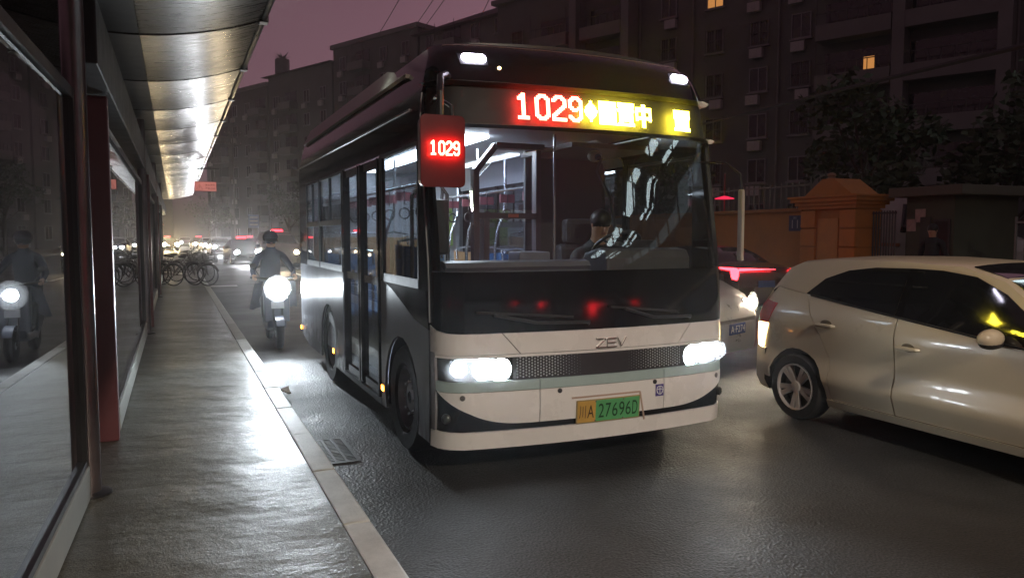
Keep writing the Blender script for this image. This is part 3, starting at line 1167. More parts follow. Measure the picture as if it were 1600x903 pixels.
def hood_top(u):
    return 1.032 + .05 * max(0, (abs(u) - .86) / .14) ** 2
for s in (-1, 1):
    # diagonal seams: the side panels lean over the middle one
    mb = MB()
    mb.sheet(lambda a, v: FP(s * (.62 - .10 * (1 - v) + (.9995 - .62 + .10 * (1 - v)) * a), .888 + (hood_top(s * (.62 + .38 * a)) - .888) * v), rng(0, 1, 14), rng(0, 1, 5), .02, out=lambda p: (p.x * .5, -1, 0))
    mb.build("front_side_panel", cream, bus)
mb = MB()
mb.sheet(lambda a, v: FP(a * (.613 - .10 * (1 - v)), .888 + (1.032 - .888) * v), rng(-1, 1, 20), rng(0, 1, 5), .02, out=lambda p: (0, -1, 0))
mb.build("front_centre_panel", cream, bus)
# dark backing behind the seams
fpatch(MB(), -.99, .99, .24, 1.03, 30, 8, .01, -.03).build("front_backing", under, bus)
# emblem lettering ZEV, built from bars
e = MB()
e2 = MB()
def ebar(x0, z0, x1, z1, w=.017):
    e.bar(FX(x0, z0, .008), FX(x1, z1, .008), .012, w, up=(0, -1, 0))
    e2.bar(FX(x0, z0 - .004, .003), FX(x1, z1 - .004, .003), .006, w + .012, up=(0, -1, 0))
ex, ez = .04, .935
for a in (((-.12, .03), (-.045, .03)), ((-.045, .03), (-.12, -.03)), ((-.12, -.03), (-.045, -.03)),
          ((-.035, .03), (.045, .03)), ((-.035, 0), (.04, 0)), ((-.035, -.03), (.045, -.03)), ((-.035, .03), (-.035, -.03)),
          ((.052, .034), (.085, -.03)), ((.085, -.03), (.125, .034))):
    ebar(ex + a[0][0], ez + a[0][1], ex + a[1][0], ez + a[1][1])
e2.build("emblem_shade", pm("emblem shade", (.10, .09, .085), .4), bus)  # dark shade around the letters, built in as an offset copy
e.build("front_emblem", pm("emblem silver", (.90, .88, .85), .38, metal=.85), bus, bevel=.003)

# ---- headlights
lensm = frosted("lamp lens", .05)
hl = em("headlamp led", (.84, .92, 1.0), 80)
hl2 = em("headlamp daytime strip", (.80, .92, 1.0), 20)
refl = pm("lamp reflector", (.10, .12, .12), .18, metal=.6, var=.2, vs=20)
for s in (-1, 1):
    def hz0(u):
        t = (abs(u) - .57) / .385
        return .785 - .075 * max(0, 1 - abs(2 * t - 1) ** 3.2) ** .5
    def hz1(u):
        t = (abs(u) - .57) / .385
        return .795 + (.068 + .018 * t) * max(0, 1 - abs(2 * t - 1) ** 3.2) ** .5
    a, b = sorted((s * .57, s * .955))
    h = fpatch(MB(), a, b, .708, .880, 18, 4, .02, -.035).build("headlight", refl, bus)
    MB().sheet(lambda u, v: FP(u, hz0(u) + (hz1(u) - hz0(u)) * v, .002 + .050 * math.sin(math.pi * v) ** .5 * min(1, (abs(u) - .56) / .06, (.96 - abs(u)) / .06)), rng(a, b, 26), rng(0, 1, 9)).build("lens", lensm, h)
    for k, (x, z, r) in enumerate(((.80, .780, .066), (.925, .792, .062), (1.1, .80, .045))):
        p = FX(s * x, z, -.012) if x < 1.0 else FP(s * .845, z, -.012)
        n = Vector((s * (.12 if k < 2 else .25), -1, -.03)).normalized()
        MB().lathe([(r * .2, 0), (r, .001), (r, -.01)], p, n, 18).build("bulb", hl, h)
        MB().lathe([(r, -.012), (r * 1.25, .006), (r * 1.3, .004), (r * 1.1, -.015)], p, n, 18).build("bezel", chrome, h)
    fpatch(MB(), min(s * .66, s * .86), max(s * .66, s * .86), .845, .857, 12, 2, .003, -.02).build("daytime_strip", hl2, h)
    # fog lamp deep in the slit's corner pocket
    p = FP(s * .90, .452, .002)
    f = MB().lathe([(.034, -.02), (.034, .004), (.028, .008)], p, (s * .55, -.8, 0), 16).build("fog_lamp", blackp, bus)
    MB().lathe([(.026, .008), (.020, .013), (.004, .015)], p, (s * .55, -.8, 0), 16).build("lens", refl, f)
    MB().lathe([(.017, -.005), (.017, .006), (.012, .007)], FX(s * .40 + .03, .612, 0), (0, -1, 0), 14).build("parking_sensor", blackp, bus)
    MB().lathe([(.019, -.005), (.019, .006), (.014, .007)], FP(s * .83, .60, 0), (s * .5, -.9, 0), 14).build("parking_sensor", pm("grey sensor", (.12, .12, .12), .5), bus)

# ---- number plate
plx, plz = .022, .447
def plate(parent, cx, cz, w, h, fn, left, right, lcol, rcol, lm, rm):
    p = MB().box(cx - w / 2, 0, cz - h / 2, cx + w / 2, .006, cz + h / 2)
    vs = []
    p = MB()
    p.sheet(lambda a, b: fn(cx + a * w, cz + b * h, .014), rng(-.5, .5, 6), rng(-.5, .5, 2), .01, out=lambda q: (0, -1, 0))
    pl = p.build("license_plate", pm("plate rim", (.35, .26, .10), .4), parent)
    fr = .285
    for x0, x1, c, nm in ((-.485, -.5 + fr, lcol, "plate_field"), (-.5 + fr, .485, rcol, "plate_field")):
        MB().sheet(lambda a, b: fn(cx + a * w, cz + b * h, .017), rng(x0, x1, 5), rng(-.46, .46, 2), .002, out=lambda q: (0, -1, 0)).build(nm, c, pl)
    for i_, ch in enumerate(left):
        text_fit(ch, w * .10, h * .56, lambda a, b: fn(cx - w * .355 + w * .125 * (i_ - .5) + a, cz + b, .0185), "plate_letter", lm, pl)
    for i_, ch in enumerate(right):
        text_fit(ch, w * .085, h * .62, lambda a, b: fn(cx + w * .14 + w * .108 * (i_ - 2.5) + a, cz + b, .0185), "plate_letter", rm, pl)
    for dx in (-.22, .22):
        for dz in (-.42, .42):
            MB().lathe([(.006, 0), (.006, .004), (.003, .006)], fn(cx + dx * w, cz + dz * h, .017), (0, -1, 0), 8).build("bolt", chrome, pl)
    return pl
# recess frame round the plate
mb = MB()
for a, b in (((-.30, .105), (.27, .105)), ((.27, .105), (.32, -.11))):
    mb.bar(FX(plx + a[0], plz + a[1], .004), FX(plx + b[0], plz + b[1], .004), .012, .008, up=(0, -1, 0))
mb.build("plate_recess_edge", pm("plate recess", (.45, .33, .26), .4), bus)
plate(bus, plx, plz, .53, .165, FX, "川A", "27696D", pm("plate ochre", (.55, .33, .07), .45), pm("plate green", (.10, .38, .14), .45, var=.15, vs=3),
      pm("plate ink brown", (.05, .03, .01), .5), pm("plate ink green", (.004, .05, .012), .5))
# small blue badge
bd = MB().sheet(lambda a, b: FX(.475 + a * .075, .545 + b * .088, .003), rng(-.5, .5, 3), rng(-.5, .5, 3), .002, out=lambda q: (0, -1, 0)).build("sticker", pm("badge violet", (.06, .04, .22), .4), bus)
t = MB()
def badge(a):
    t.tube([FX(.475 + x, .545 + z, .006) for x, z in a], .0035, 5)
badge([(.028 * math.cos(k), .012 + .018 * math.sin(k)) for k in rng(0.2, math.pi - .2, 8)])
badge([(-.03, .008), (.03, .008)])
badge([(.024 * math.cos(k), -.008 + .022 * math.sin(k)) for k in rng(math.pi, 2 * math.pi, 8)])
badge([(0, .03), (0, -.028)])
badge([(-.03, .008), (-.024, -.02)])
badge([(.03, .008), (.024, -.02)])
t.build("sticker_mark", pm("badge white", (.7, .7, .75), .5), bd)

# ---- windscreen and black glass
fpatch(MB(), -1, 1, lambda u: hood_top(u) + .004, 1.452, 36, 8).build("windscreen_lower_panel", blackg, bus)
fpatch(MB(), -.93, .93, 1.456, 2.452, 40, 12, 0).build("windscreen", wind, bus)
for s in (-1, 1):
    fpatch(MB(), min(s * .93, s * 1), max(s * .93, s * 1), 1.456, 2.452, 4, 12, .03, .001).build("front_pillar", blackg, bus)
    MB().tube([FP(s * .992, z, .006) for z in rng(1.10, 2.70, 12)], .006, 5).build("pillar_seal", pm("seal", (.25, .25, .26), .3), bus)
board = pm("led board", (.030, .030, .030), .55, spec=.3)
dp = fpatch(MB(), -1, 1, 2.456, 2.746, 36, 5, .02, -.03).build("destination_display", board, bus)
fpatch(MB(), -1, 1, 2.752, 3.075, 36, 9, .02, .003).build("front_cap", blackg, bus)
MB().tube([FP(u, 2.749, .004) for u in rng(-.985, .985, 30)], .004, 5).build("display_seal", pm("bronze seal", (.35, .22, .12), .3, metal=.6), bus)
MB().tube([FP(u, 3.055, .004) for u in rng(-.9, .9, 30)], .006, 5).build("cap_edge", pm("cap edge", (.40, .30, .28), .3, metal=.5), bus)
ledr = em("led red numerals", (1.0, .045, .03), 58)
ledy = em("led yellow characters", (1.0, .78, .05), 52)
led_number("1029", .50, .185, lambda a, b: FX(-.352 + a, 2.598 + b, .030), "route_numeral", ledr, dp)
led_dots("◆", .11, .15, .0115, lambda a, b: FX(-.035 + a, 2.592 + b, .030), "route_diamond", ledy, dp, .98)
led_dots("圖置", .31, .172, .0115, lambda a, b: FX(.186 + a, 2.588 + b, .030), "destination_character", ledy, dp, .98, .8)
led_dots("中", .145, .172, .0115, lambda a, b: FX(.425 + a, 2.588 + b, .030), "destination_character", ledy, dp, .98, .45)
led_dots("置", .165, .16, .0115, lambda a, b: FX(.80 + a, 2.58 + b, .030), "destination_character", ledy, dp, .98, .8)
for z in (2.4555, 2.7465):  # added ledges that keep the diode light off the dashboard
    MB().sheet(lambda u, v: FP(u, z, -.028 + .080 * v), rng(-.97, .97, 30), [0, 1], .004, out=lambda p: (0, 0, 1)).build("display_light_shield", blackp, dp)
# marker lamps above the display
mk = em("marker lamp", (.84, .80, 1.0), 26)
for x in (-.87, .86):
    h = MB().sheet(lambda a, b: FX(x + a, 2.925 + b, .008), rng(-.095, .095, 6), rng(-.042, .042, 3), .02, out=lambda q: (0, -1, 0)).build("marker_lamp", blackp, bus)
    pts = [(.055 + .028 * math.cos(k), .028 * math.sin(k)) for k in rng(-math.pi / 2, math.pi / 2, 8)] + [(-.055 + .028 * math.cos(k), .028 * math.sin(k)) for k in rng(math.pi / 2, 1.5 * math.pi, 8)]
    MB().poly(pts, lambda a, b, t_: FX(x + a, 2.925 + b, .022 - t_), .01).build("lens", mk, h)
am = em("amber lamp", (1.0, .32, .03), 22)
MB().lathe([(.012, 0), (.012, .01), (.004, .014)], FX(-.70, 2.87, .002), (0, -1, 0), 10).build("cap_bulb", em("warm bulb", (1, .75, .35), 10), bus)
# wipers
for x0, x1, z1 in ((-.15, -.95, 1.16), (.75, .05, 1.17)):
    w = MB()
    w.tube([FX(x0, 1.075, .02), FX(x0, 1.09, .04), FX((x0 + x1) / 2, 1.10, .035), FX(x1 + .1, z1, .03)], .012, 6)
    wp = w.build("wiper", blackp, bus)
    MB().bar(FX(x1 - .02, z1 + .02, .018), FX(x0 - .12, 1.13, .018), .016, .022, up=(0, -1, 0)).build("blade", rubber, wp)

# ---- entry-side mirror with its own route number
mx, my, mz = -1.30, -.21, 2.215
mb = MB()
pts = []
for cxx, czz, a0 in ((.11, .185, 0), (-.11, .185, 90), (-.11, -.185, 180), (.11, -.185, 270)):
    pts += [(cxx + .035 * math.cos(R(a0 + k)), czz + .035 * math.sin(R(a0 + k))) for k in (0, 30, 60, 90)]
mb.poly(pts, lambda a, b, t_: Vector((mx + a * (1 - .12 * (t_ > .05)), my + t_, mz + b * (1 - .06 * (t_ > .05)))), .11)
mir = mb.build("route_mirror", pm("mirror red glow", (.11, .006, .008), .35, spec=.3), bus, bevel=.008)  # the numerals' red glow put into the housing's base colour
led_number("1029", .185, .088, lambda a, b: Vector((mx + .005 + a, my - .030, mz + .015 + b)), "route_numeral", em("mirror led numerals", (1.0, .05, .03), 85), mir)
MB().box(mx - .11, my + .112, mz - .19, mx + .11, my + .116, mz + .19).build("mirror_glass", chrome, mir)
MB().tube([Vector((-1.0, .50, 2.80)), Vector((-1.12, .25, 2.78)), Vector((-1.26, -.05, 2.70)), Vector((-1.30, -.16, 2.58)), Vector((-1.30, -.16, 2.40))], .022, 8).build("mirror_arm", blackp, bus)
MB().tube([Vector((-1.16, .42, 2.62)), Vector((-1.24, .1, 2.60)), Vector((-1.22, -.14, 2.50)), Vector((-1.22, -.15, 2.41))], .012, 8).build("mirror_stay", blackp, bus)
# driver-side mirror, narrow and pale
m2 = MB().box(1.258, .06, 1.50, 1.288, .115, 2.06).build("driver_mirror", pm("mirror cream", (.42, .38, .31), .35), bus, bevel=.012)
MB().tube([Vector((1.12, .45, 2.30)), Vector((1.25, .25, 2.28)), Vector((1.27, .10, 2.18)), Vector((1.27, .08, 2.05))], .008, 6).build("mirror_arm", blackp, bus)

# ---- sides
def SX(s, off=0.):
    return lambda a, b, t: Vector((s * (Wz(b) - t + off), a, b))

def arch(cy_, r, z0):
    """outline points of a wheel opening, running from rear foot to front foot"""
    a0 = math.asin(max(-1, min(1, (z0 - .42) / r)))
    return [(cy_ + r * math.cos(k), .42 + r * math.sin(k)) for k in rng(a0, math.pi - a0, 14)]
FW, RW = 1.09, 4.18
Lb = 6.24
for s in (-1, 1):
    def swoosh():
        return [(1.62, 1.315), (1.35, 1.27), (1.0, 1.17), (.70, 1.08), (.36, 1.04)]
    low = .245
    if s < 0:
        # ahead of the door: round the front wheel
        out = [(1.70, low)] + arch(FW, .49, low) + [(.36, low)] + [(.36, 1.04)] + swoosh()[::-1][1:] + [(1.70, 1.315)]
        MB().poly(out, SX(s), .02, .12).build("front_side_panel", silver, bus)
        out = [(Lb - .02, .35), (Lb - .02, 1.315), (3.31, 1.315), (3.31, low)] + [(q[0], q[1]) for q in arch(RW, .49, low)][::-1] + [(5.6, low)]
        MB().poly(out, SX(s), .02, .15).build("rear_side_panel", silver, bus)
        # the black sweep under the front side window
        out = [(.362, 1.045), (.70, 1.085), (1.0, 1.175), (1.35, 1.275), (1.62, 1.316), (.428, 1.316), (.40, 1.2)]
        MB().poly(out, SX(s, .001), .02, .12).build("window_sweep", blackg, bus)
    else:
        out = [(Lb - .02, low), (Lb - .02, 1.315), (.425, 1.315), (.36, 1.05), (.36, low)] + arch(FW, .49, low)[::-1] + arch(RW, .49, low)[::-1]
        MB().poly(out, SX(s), .02, .15).build("side_panel", silver, bus)
    # upper black band, window posts, sill band
    mb = MB()
    zs = rng(2.37, 3.07, 9)
    mb.sheet(lambda a, b: Vector((s * Wz(b), YE(b) if a < 1 else a, b)), [.71, 1.2, 2, 3, 4, 5, 6, 6.22], zs, .03, out=lambda p: (s, 0, 0))
    mb.build("roof_side", blackg, bus)
    ws = ([(.60, 1.62), (3.34, 4.62), (4.70, 5.60)] if s < 0 else [(.60, 1.62), (1.70, 2.70), (2.78, 3.78), (3.86, 4.86), (4.94, 5.60)])
    spans = []
    lo = .44
    for (a, b) in ws:
        spans.append((lo, a))
        lo = b
    spans.append((lo, Lb - .02))
    for (a, b) in spans:
        if s < 0 and a < 2 < b:
            for (c, d) in ((a, 1.72), (3.26, b)):
                MB().poly([(c, 1.317), (d, 1.317), (d, 2.368), (c, 2.368)], SX(s), .03).build("window_post", blackg, bus)
        else:
            MB().poly([(YE(1.317), 1.317), (b, 1.317), (b, 2.368), (YE(2.368), 2.368), (YE(1.85), 1.85)] if a == .44 else [(a, 1.317), (b, 1.317), (b, 2.368), (a, 2.368)], SX(s), .03).build("window_post", blackg, bus)
    for k, (a, b) in enumerate(ws):
        wn = MB().poly([(a, 1.385), (b, 1.385), (b, 2.345), (a, 2.345)], SX(s, -.006), .006).build("side_window", sideg, bus)
        fr = MB()
        for y_ in (a - .004, b + .004):
            fr.bar((s * 1.2125, y_, 1.32), (s * 1.2125, y_, 2.368), .02, .02, up=(1, 0, 0))
        for p0, p1, hh in (((a, 1.350), (b, 1.350), .068), ((a, 2.357), (b, 2.357), .026)):
            fr.bar((s * 1.212, p0[0], p0[1]), (s * 1.212, p1[0], p1[1]), .022, hh)
        if k > 0:
            fr.bar((s * 1.212, a, 1.84), (s * 1.212, b, 1.84), .026, .06)
            fr.bar((s * 1.212, (a + b) / 2, 1.87), (s * 1.212, (a + b) / 2, 2.34), .022, .03)
        fr.build("window_frame", blackp, wn)
    # drip rail and pale roof fairing
    MB().tube([Vector((s * (Wz(2.62) + .006), y, 2.62)) for y in rng(.8, 6.15, 8)], .010, 5).build("drip_rail", pm("drip rail", (.22, .20, .20), .3, metal=.4), bus)
    f = MB()
    f.sheet(lambda a, b: Vector((s * (1.17 - .10 * b), 1.05 + a, 2.93 + .20 * b * min(1, a / .9))), rng(0, 5.05, 12), rng(0, 1, 4), .03, out=lambda p: (s, 0, .3))
    f.build("roof_fairing", pm("fairing cream", (.34, .29, .24), .4), bus)
    # amber side markers
    for y, z in (((1.64, .40), (3.85, .41), (6.2, .42)) if s < 0 else ((1.9, .40), (5.2, .41))):
        l_ = MB().box(s * 1.221 - .006, y - .045, z - .03, s * 1.221 + .006, y + .045, z + .03).build("side_marker", pm("amber lens body", (.5, .18, .03), .3), bus)
        MB().box(s * 1.228 - .004, y - .034, z - .022, s * 1.228 + .004, y + .034, z + .022).build("lens", am, l_)
# roof, tail, belly
def roof_pt(a, u):
    p = FP0(u, 3.072)
    return Vector((p.x, p.y + .02 + (6.22 - p.y) * a, 3.074 + .035 * (1 - (p.x / 1.08) ** 2)))
MB().sheet(roof_pt, rng(0, 1, 8), rng(-1, 1, 24), .04, out=lambda p: (0, 0, 1)).build("roof", pm("roof paint", (.05, .045, .045), .35), bus)
MB().box(-.6, 2.6, 3.11, .6, 4.6, 3.24).build("roof_unit", pm("roof unit", (.12, .11, .11), .4), bus, bevel=.04)
MB().poly([(-1.19, .35), (1.19, .35), (1.2, 2.4), (1.08, 3.05), (-1.08, 3.05), (-1.2, 2.4)], lambda a, b, t: Vector((a, 6.24 - t, b)), .04).build("rear_wall", silver, bus)
MB().box(-1.12, .45, .30, 1.12, 6.2, .38).build("floor", pm("bus floor", (.10, .11, .13), .5, bump=.001), bus)
ub = MB()
ub.box(-.6, .3, .2, .6, 6.1, .29)
ub.box(-.78, 1.8, .24, .78, 3.4, .30)
ub.build("underbody", under, bus)
# wheels
def make_wheel(c, s, r, wd, parent, rimc, spokes=0):
    wl = MB().lathe([(r * .62, -wd * .5), (r * .93, -wd * .5), (r, -wd * .34), (r, wd * .34), (r * .94, wd * .5), (r * .66, wd * .48), (r * .62, wd * .35)], c, (s, 0, 0), 30, False).build("wheel", rubber, parent)
    return wl
for y in (FW, RW):
    for s in (-1, 1):
        c = (s * 1.07, y, .42)
        wl = make_wheel(c, s, .42, .26, bus, None)
        prof = [(.255, .10), (.235, .11), (.215, .02), (.15, .035), (.11, .075), (.05, .08)]
        rm = MB().lathe([(r, h) for r, h in prof], c, (s, 0, 0), 24, False).build("rim", pm("bus rim", (.28, .26, .26), .35, metal=.7, var=.3), wl)
        nb = MB()
        for k in range(8):
            t_ = k * math.pi / 4
            p = Vector(c) + Vector((s * .05, .13 * math.cos(t_), .13 * math.sin(t_)))
            nb.cyl(p, p + Vector((s * .04, 0, 0)), .014, seg=6)
        nb.build("wheel_nut", chrome, rm)
        w2 = MB()
        w2.sheet(lambda a, b: Vector((s * (1.19 - b), y + .50 * math.cos(a), .42 + .50 * math.sin(a))), rng(-.3, math.pi + .3, 18), [0, .5], .01)
        w2.build("wheel_arch", rubber, bus)

# ---- passenger door, two leaves
for a, b in ((1.735, 2.475), (2.495, 3.245)):
    lf = MB()
    for (p0, p1, w) in (((a + .035, .30), (a + .035, 2.355), .07), ((b - .035, .30), (b - .035, 2.355), .07)):
        lf.bar((-1.195, p0[0], p0[1]), (-1.195, p1[0], p1[1]), .04, w, up=(1, 0, 0))
    for z, h in ((.34, .08), (1.30, .07), (2.32, .075)):
        lf.box(-1.212, a + .07, z - h / 2, -1.178, b - .07, z + h / 2)
    d = lf.build("door", blackg, bus)
    MB().poly([(a + .07, .38), (b - .07, .38), (b - .07, 1.265), (a + .07, 1.265)], SX(-1, -.025), .006).build("pane", sideg, d)
    MB().poly([(a + .07, 1.335), (b - .07, 1.335), (b - .07, 2.282), (a + .07, 2.282)], SX(-1, -.025), .006).build("pane", sideg, d)
    MB().tube([(-1.15, b - .12, .75), (-1.13, b - .12, .85), (-1.13, b - .12, 1.25), (-1.15, b - .12, 1.35)], .014, 6).build("handle", steelp, d)
MB().box(-1.225, 1.70, .245, -1.10, 3.28, .295).build("door_step", blackp, bus)

# ---- inside
inw = pm("interior wall", (.42, .43, .47), .5, var=.06)
inp = pm("interior panel white", (.55, .56, .60), .45, var=.05)
tube_l = em("cabin light", (.78, .87, 1.0), 40)
MB().box(-1.10, .9, 2.60, 1.10, 6.15, 2.64).build("ceiling", inp, bus)
for s in (-1, 1):
    MB().sheet(lambda a, b: Vector((s * (1.14 - .30 * b * b), a, 2.36 + .235 * b)), [1.6, 3, 4.5, 6.1], rng(0, 1, 5), .01).build("cove_panel", inp, bus)
    zz = 1.32
    if s < 0:
        MB().box(-1.18, 3.32, .40, -1.15, 6.15, zz).build("inner_wall", inw, bus)
    else:
        MB().box(1.15, .6, .40, 1.18, 6.15, zz).build("inner_wall", inw, bus)
MB().box(-1.10, 6.10, .40, 1.10, 6.14, 2.6).build("inner_rear_wall", inw, bus)
MB().box(-.46, 1.75, 2.575, -.20, 5.9, 2.597).build("ceiling_light", tube_l, bus, smooth=0)
MB().box(.55, 3.0, 2.575, .68, 5.9, 2.597).build("ceiling_light", em("cabin light far", (.84, .90, 1.0), 3), bus, smooth=0)
# cab partition, a dark frame with chamfered corner facing forward
frm = pm("cab frame plum", (.045, .03, .045), .45)
py = 1.58
pr = MB()
def pbar(a, b, w=.07):
    pr.bar((a[0], py, a[1]), (b[0], py, b[1]), .05, w, up=(0, 1, 0))
pbar((-.40, .40), (-.40, 2.28), .085)
pbar((-.40, 2.26), (-.20, 2.50), .08)
pbar((-.22, 2.49), (.25, 2.49), .13)
pbar((.20, .40), (.20, 2.48), .09)
pbar((-.40, 1.875), (.2, 1.875), .09)
pbar((-.31, 1.45), (-.31, 1.85), .11)
part_ = pr.build("cab_partition", frm, bus)
MB().poly([(-.36, 1.93), (.16, 1.93), (.16, 2.42), (-.17, 2.42), (-.36, 2.22)], lambda a, b, t: Vector((a, py + t, b)), .005).build("pane", glass("partition glass", (.80, .82, .88), .05), part_)
MB().poly([(-.27, 1.38), (.16, 1.38), (.16, 1.83), (-.27, 1.83)], lambda a, b, t: Vector((a, py + t, b)), .005).build("pane", glass("partition glass", (.80, .82, .88), .05), part_)
MB().box(-.36, py - .02, .40, .16, py + .02, 1.38).build("lower_panel", pm("partition grey", (.10, .10, .12), .5), part_)
MB().box(-.33, py - .032, 1.70, -.29, py - .026, 1.73).build("button", em("red button", (1, .03, .02), 1.2), part_)
MB().box(-.10, py - .05, 1.86, .0, py - .026, 1.89).build("catch", pm("catch brick red", (.35, .10, .07), .4), part_)
MB().box(-.12, 1.25, .42, .18, 1.5, 1.56).build("fare_cabinet", pm("grey cabinet", (.20, .20, .23), .45), bus, bevel=.02)
MB().cyl((.24, 1.30, .4), (.24, 1.30, 2.58), .012).build("grab_pole", steelp, bus)
# dark cab side behind the driver
MB().box(.26, 1.95, .40, 1.14, 1.99, 2.55).build("cab_back_panel", pm("cab back", (.035, .030, .030), .55), bus)
MB().box(.24, .98, 2.44, 1.10, 2.0, 2.48).build("cab_ceiling", pm("cab ceiling", (.10, .085, .075), .6), bus)
dc = MB().ball((.48, 1.02, 2.375), .062, (1, 1, .8)).build("dome_camera", pm("camera white", (.55, .52, .42), .4), bus)
MB().ball((.48, .965, 2.36), .03).build("lens", blackg, dc)
# dashboard
d = MB()
d.sheet(lambda a, b: Vector((a, .62 + .40 * b - .10 * math.sin(math.pi * b), 1.46 + .05 * math.sin(math.pi * b))), rng(-1.0, .22, 6), rng(0, 1, 5), .05)
d.box(-1.0, .62, .9, .22, 1.0, 1.43)
d.build("dash_shelf", pm("dash shelf", (.16, .17, .20), .4), bus)
hd = MB()
prof = [(.50, 1.30), (.50, 1.52), (.54, 1.585), (.66, 1.60), (.86, 1.56), (.95, 1.45), (.95, 1.0), (.55, 1.0)]
hd.poly(prof, lambda a, b, t: Vector((.30 + t, a, b)), .80)
hd.build("dashboard", pm("dash grey", (.085, .085, .085), .42, bump=.0004, bs=200), bus, bevel=.02)
MB().box(.70, .84, 1.56, 1.0, .90, 1.66).build("dash_display", blackp, bus, bevel=.01)
c = Vector((.68, .98, 1.60))
tl = Matrix.Rotation(R(-38), 3, 'X')
sw = MB().tube([c + tl @ Vector((.215 * math.cos(k), .215 * math.sin(k), 0)) for k in rng(0, 2 * math.pi * 31 / 32, 32)], .016, 8, closed=True)
for k in (90, 210, 330):
    sw.tube([c, c + tl @ Vector((.21 * math.cos(R(k)), .21 * math.sin(R(k)), 0))], .013, 6)
sw.lathe([(.06, -.03), (.07, 0), (.05, .02)], c, tl @ Vector((0, 0, 1)), 14)
sw.tube([c, c + tl @ Vector((0, 0, -.35))], .03, 8)
sw.build("steering_wheel", blackp, bus)
# seats
def seat(x, y, rz, shell_m, pad_m, z0=.42):
    T = Matrix.Translation((x, y, z0)) @ Matrix.Rotation(rz, 4, 'Z')
    st = MB().sheet(lambda a, b: T @ Vector((a, (-.02 + .42 * min(1, b / .5) if b < .5 else .40 + .12 * (b - .5) * 2), .43 + (.0 if b < .5 else .62 * (b - .5) * 2) + .02 * (a / .2) ** 2)), rng(-.215, .215, 7), rng(0, 1, 12), .03).build("seat", shell_m, bus)
    MB().sheet(lambda a, b: T @ Vector((a, .02 + .36 * b, .455)), rng(-.18, .18, 4), rng(0, 1, 4), .02).build("cushion", pad_m, st)
    hr = MB().tube([T @ Vector(p) for p in ((-.19, .49, .95), (-.19, .52, 1.10), (0, .53, 1.13), (.19, .52, 1.10), (.19, .49, .95))], .014, 6)
    hr.build("grip", steelp, st)
    lg = MB()
    lg.box(-.12, .1, 0, .12, .3, .42, T)
    lg.build("pedestal", blackp, st)
blue = pm("blue seat shell", (.04, .14, .32), .35)
tan = pm("tan seat", (.36, .22, .11), .5)
dkp = pm("dark seat", (.05, .055, .07), .6)
for x, y, a, b in ((-.92, 3.5, blue, blue), (-.92, 4.3, blue, blue), (-.92, 5.1, tan, tan), (-.45, 5.2, tan, tan), (.92, 2.3, blue, dkp), (.92, 3.1, blue, dkp), (.92, 3.9, blue, dkp), (.92, 4.7, tan, tan), (.45, 5.2, tan, tan), (0, 5.25, tan, tan)):
    seat(x, y, 0, a, b, .42 if y < 4.8 else .62)
seat(-.88, 1.15, 0, blue, blue, .55)
MB().box(-1.10, .95, 1.55, -.86, 1.0, 1.98).build("fare_reader", blackp, bus, bevel=.02)
MB().tube([(-1.13, 1.05, 1.2), (-1.13, 1.05, 2.0), (-1.08, 1.05, 2.10), (-.90, 1.05, 2.10), (-.84, 1.05, 2.02), (-.84, 1.05, 1.0)], .016, 8).build("grab_hoop", steelp, bus)
# rails, poles and hanging straps with advert boards
plac = pm("strap board red", (.20, .06, .075), .5)
plw = pm("strap board print", (.65, .62, .62), .5)
for s, x in ((-1, -.62), (1, .55)):
    MB().tube([(x, 2.05, 2.52), (x, 2.1, 2.26), (x, 2.3, 2.20), (x, 5.9, 2.20), (x, 6.05, 2.3)], .017, 8).build("handrail", steelp, bus)
    for k in range(6):
        y = 2.45 + k * .60
        sp = MB().bar((x, y, 2.20), (x, y, 2.02), .035, .006, up=(1, 0, 0)).build("strap_handle", blackp, bus)
        MB().tube([(x + .055 * math.cos(q), y, 1.93 + .055 * math.sin(q)) for q in rng(0, 2 * math.pi * 13 / 14, 14)], .009, 6, closed=True).build("ring", blackp, sp)
        bd_ = MB().box(x - .085, y - .012, 2.06, x + .085, y + .012, 2.15).build("advert_board", plac, sp)
for x, y in ((-.62, 2.2), (-.62, 3.9), (.55, 3.4), (.55, 5.0), (-.10, 2.6)):
    MB().tube([(x, y, .38), (x, y, 1.55), (x + .03, y, 1.75), (x + .11, y, 1.95), (x + .13, y, 2.1), (x + .13, y, 2.58)], .016, 8).build("grab_pole", steelp, bus)
MB().box(.58, 5.98, 1.55, .95, 6.02, 2.1).build("rear_notice", pm("notice green", (.22, .34, .10), .5), bus)
MB().box(-.90, 5.98, 1.95, -.35, 6.02, 2.2).build("rear_notice", pm("notice dark", (.06, .06, .07), .5), bus)
# two advert boards printed with a pale disc are enough to read as print at this size
# driver's seat
ds = MB()
ds.box(.50, 1.45, .75, 1.0, 1.9, .92)
ds.box(.52, 1.70, .92, .98, 1.86, 1.62)
ds.box(.58, 1.71, 1.62, .92, 1.84, 1.86)
ds.box(.60, 1.5, .38, .9, 1.85, .75)
ds.build("driver_seat", pm("driver seat", (.025, .025, .03), .7), bus, bevel=.05)
MB().tube([(.86, 1.55, 2.42), (.80, 1.52, 2.30), (.93, 1.50, 2.05), (.98, 1.48, 1.75)], .018, 6).build("seat_belt", blackp, bus)
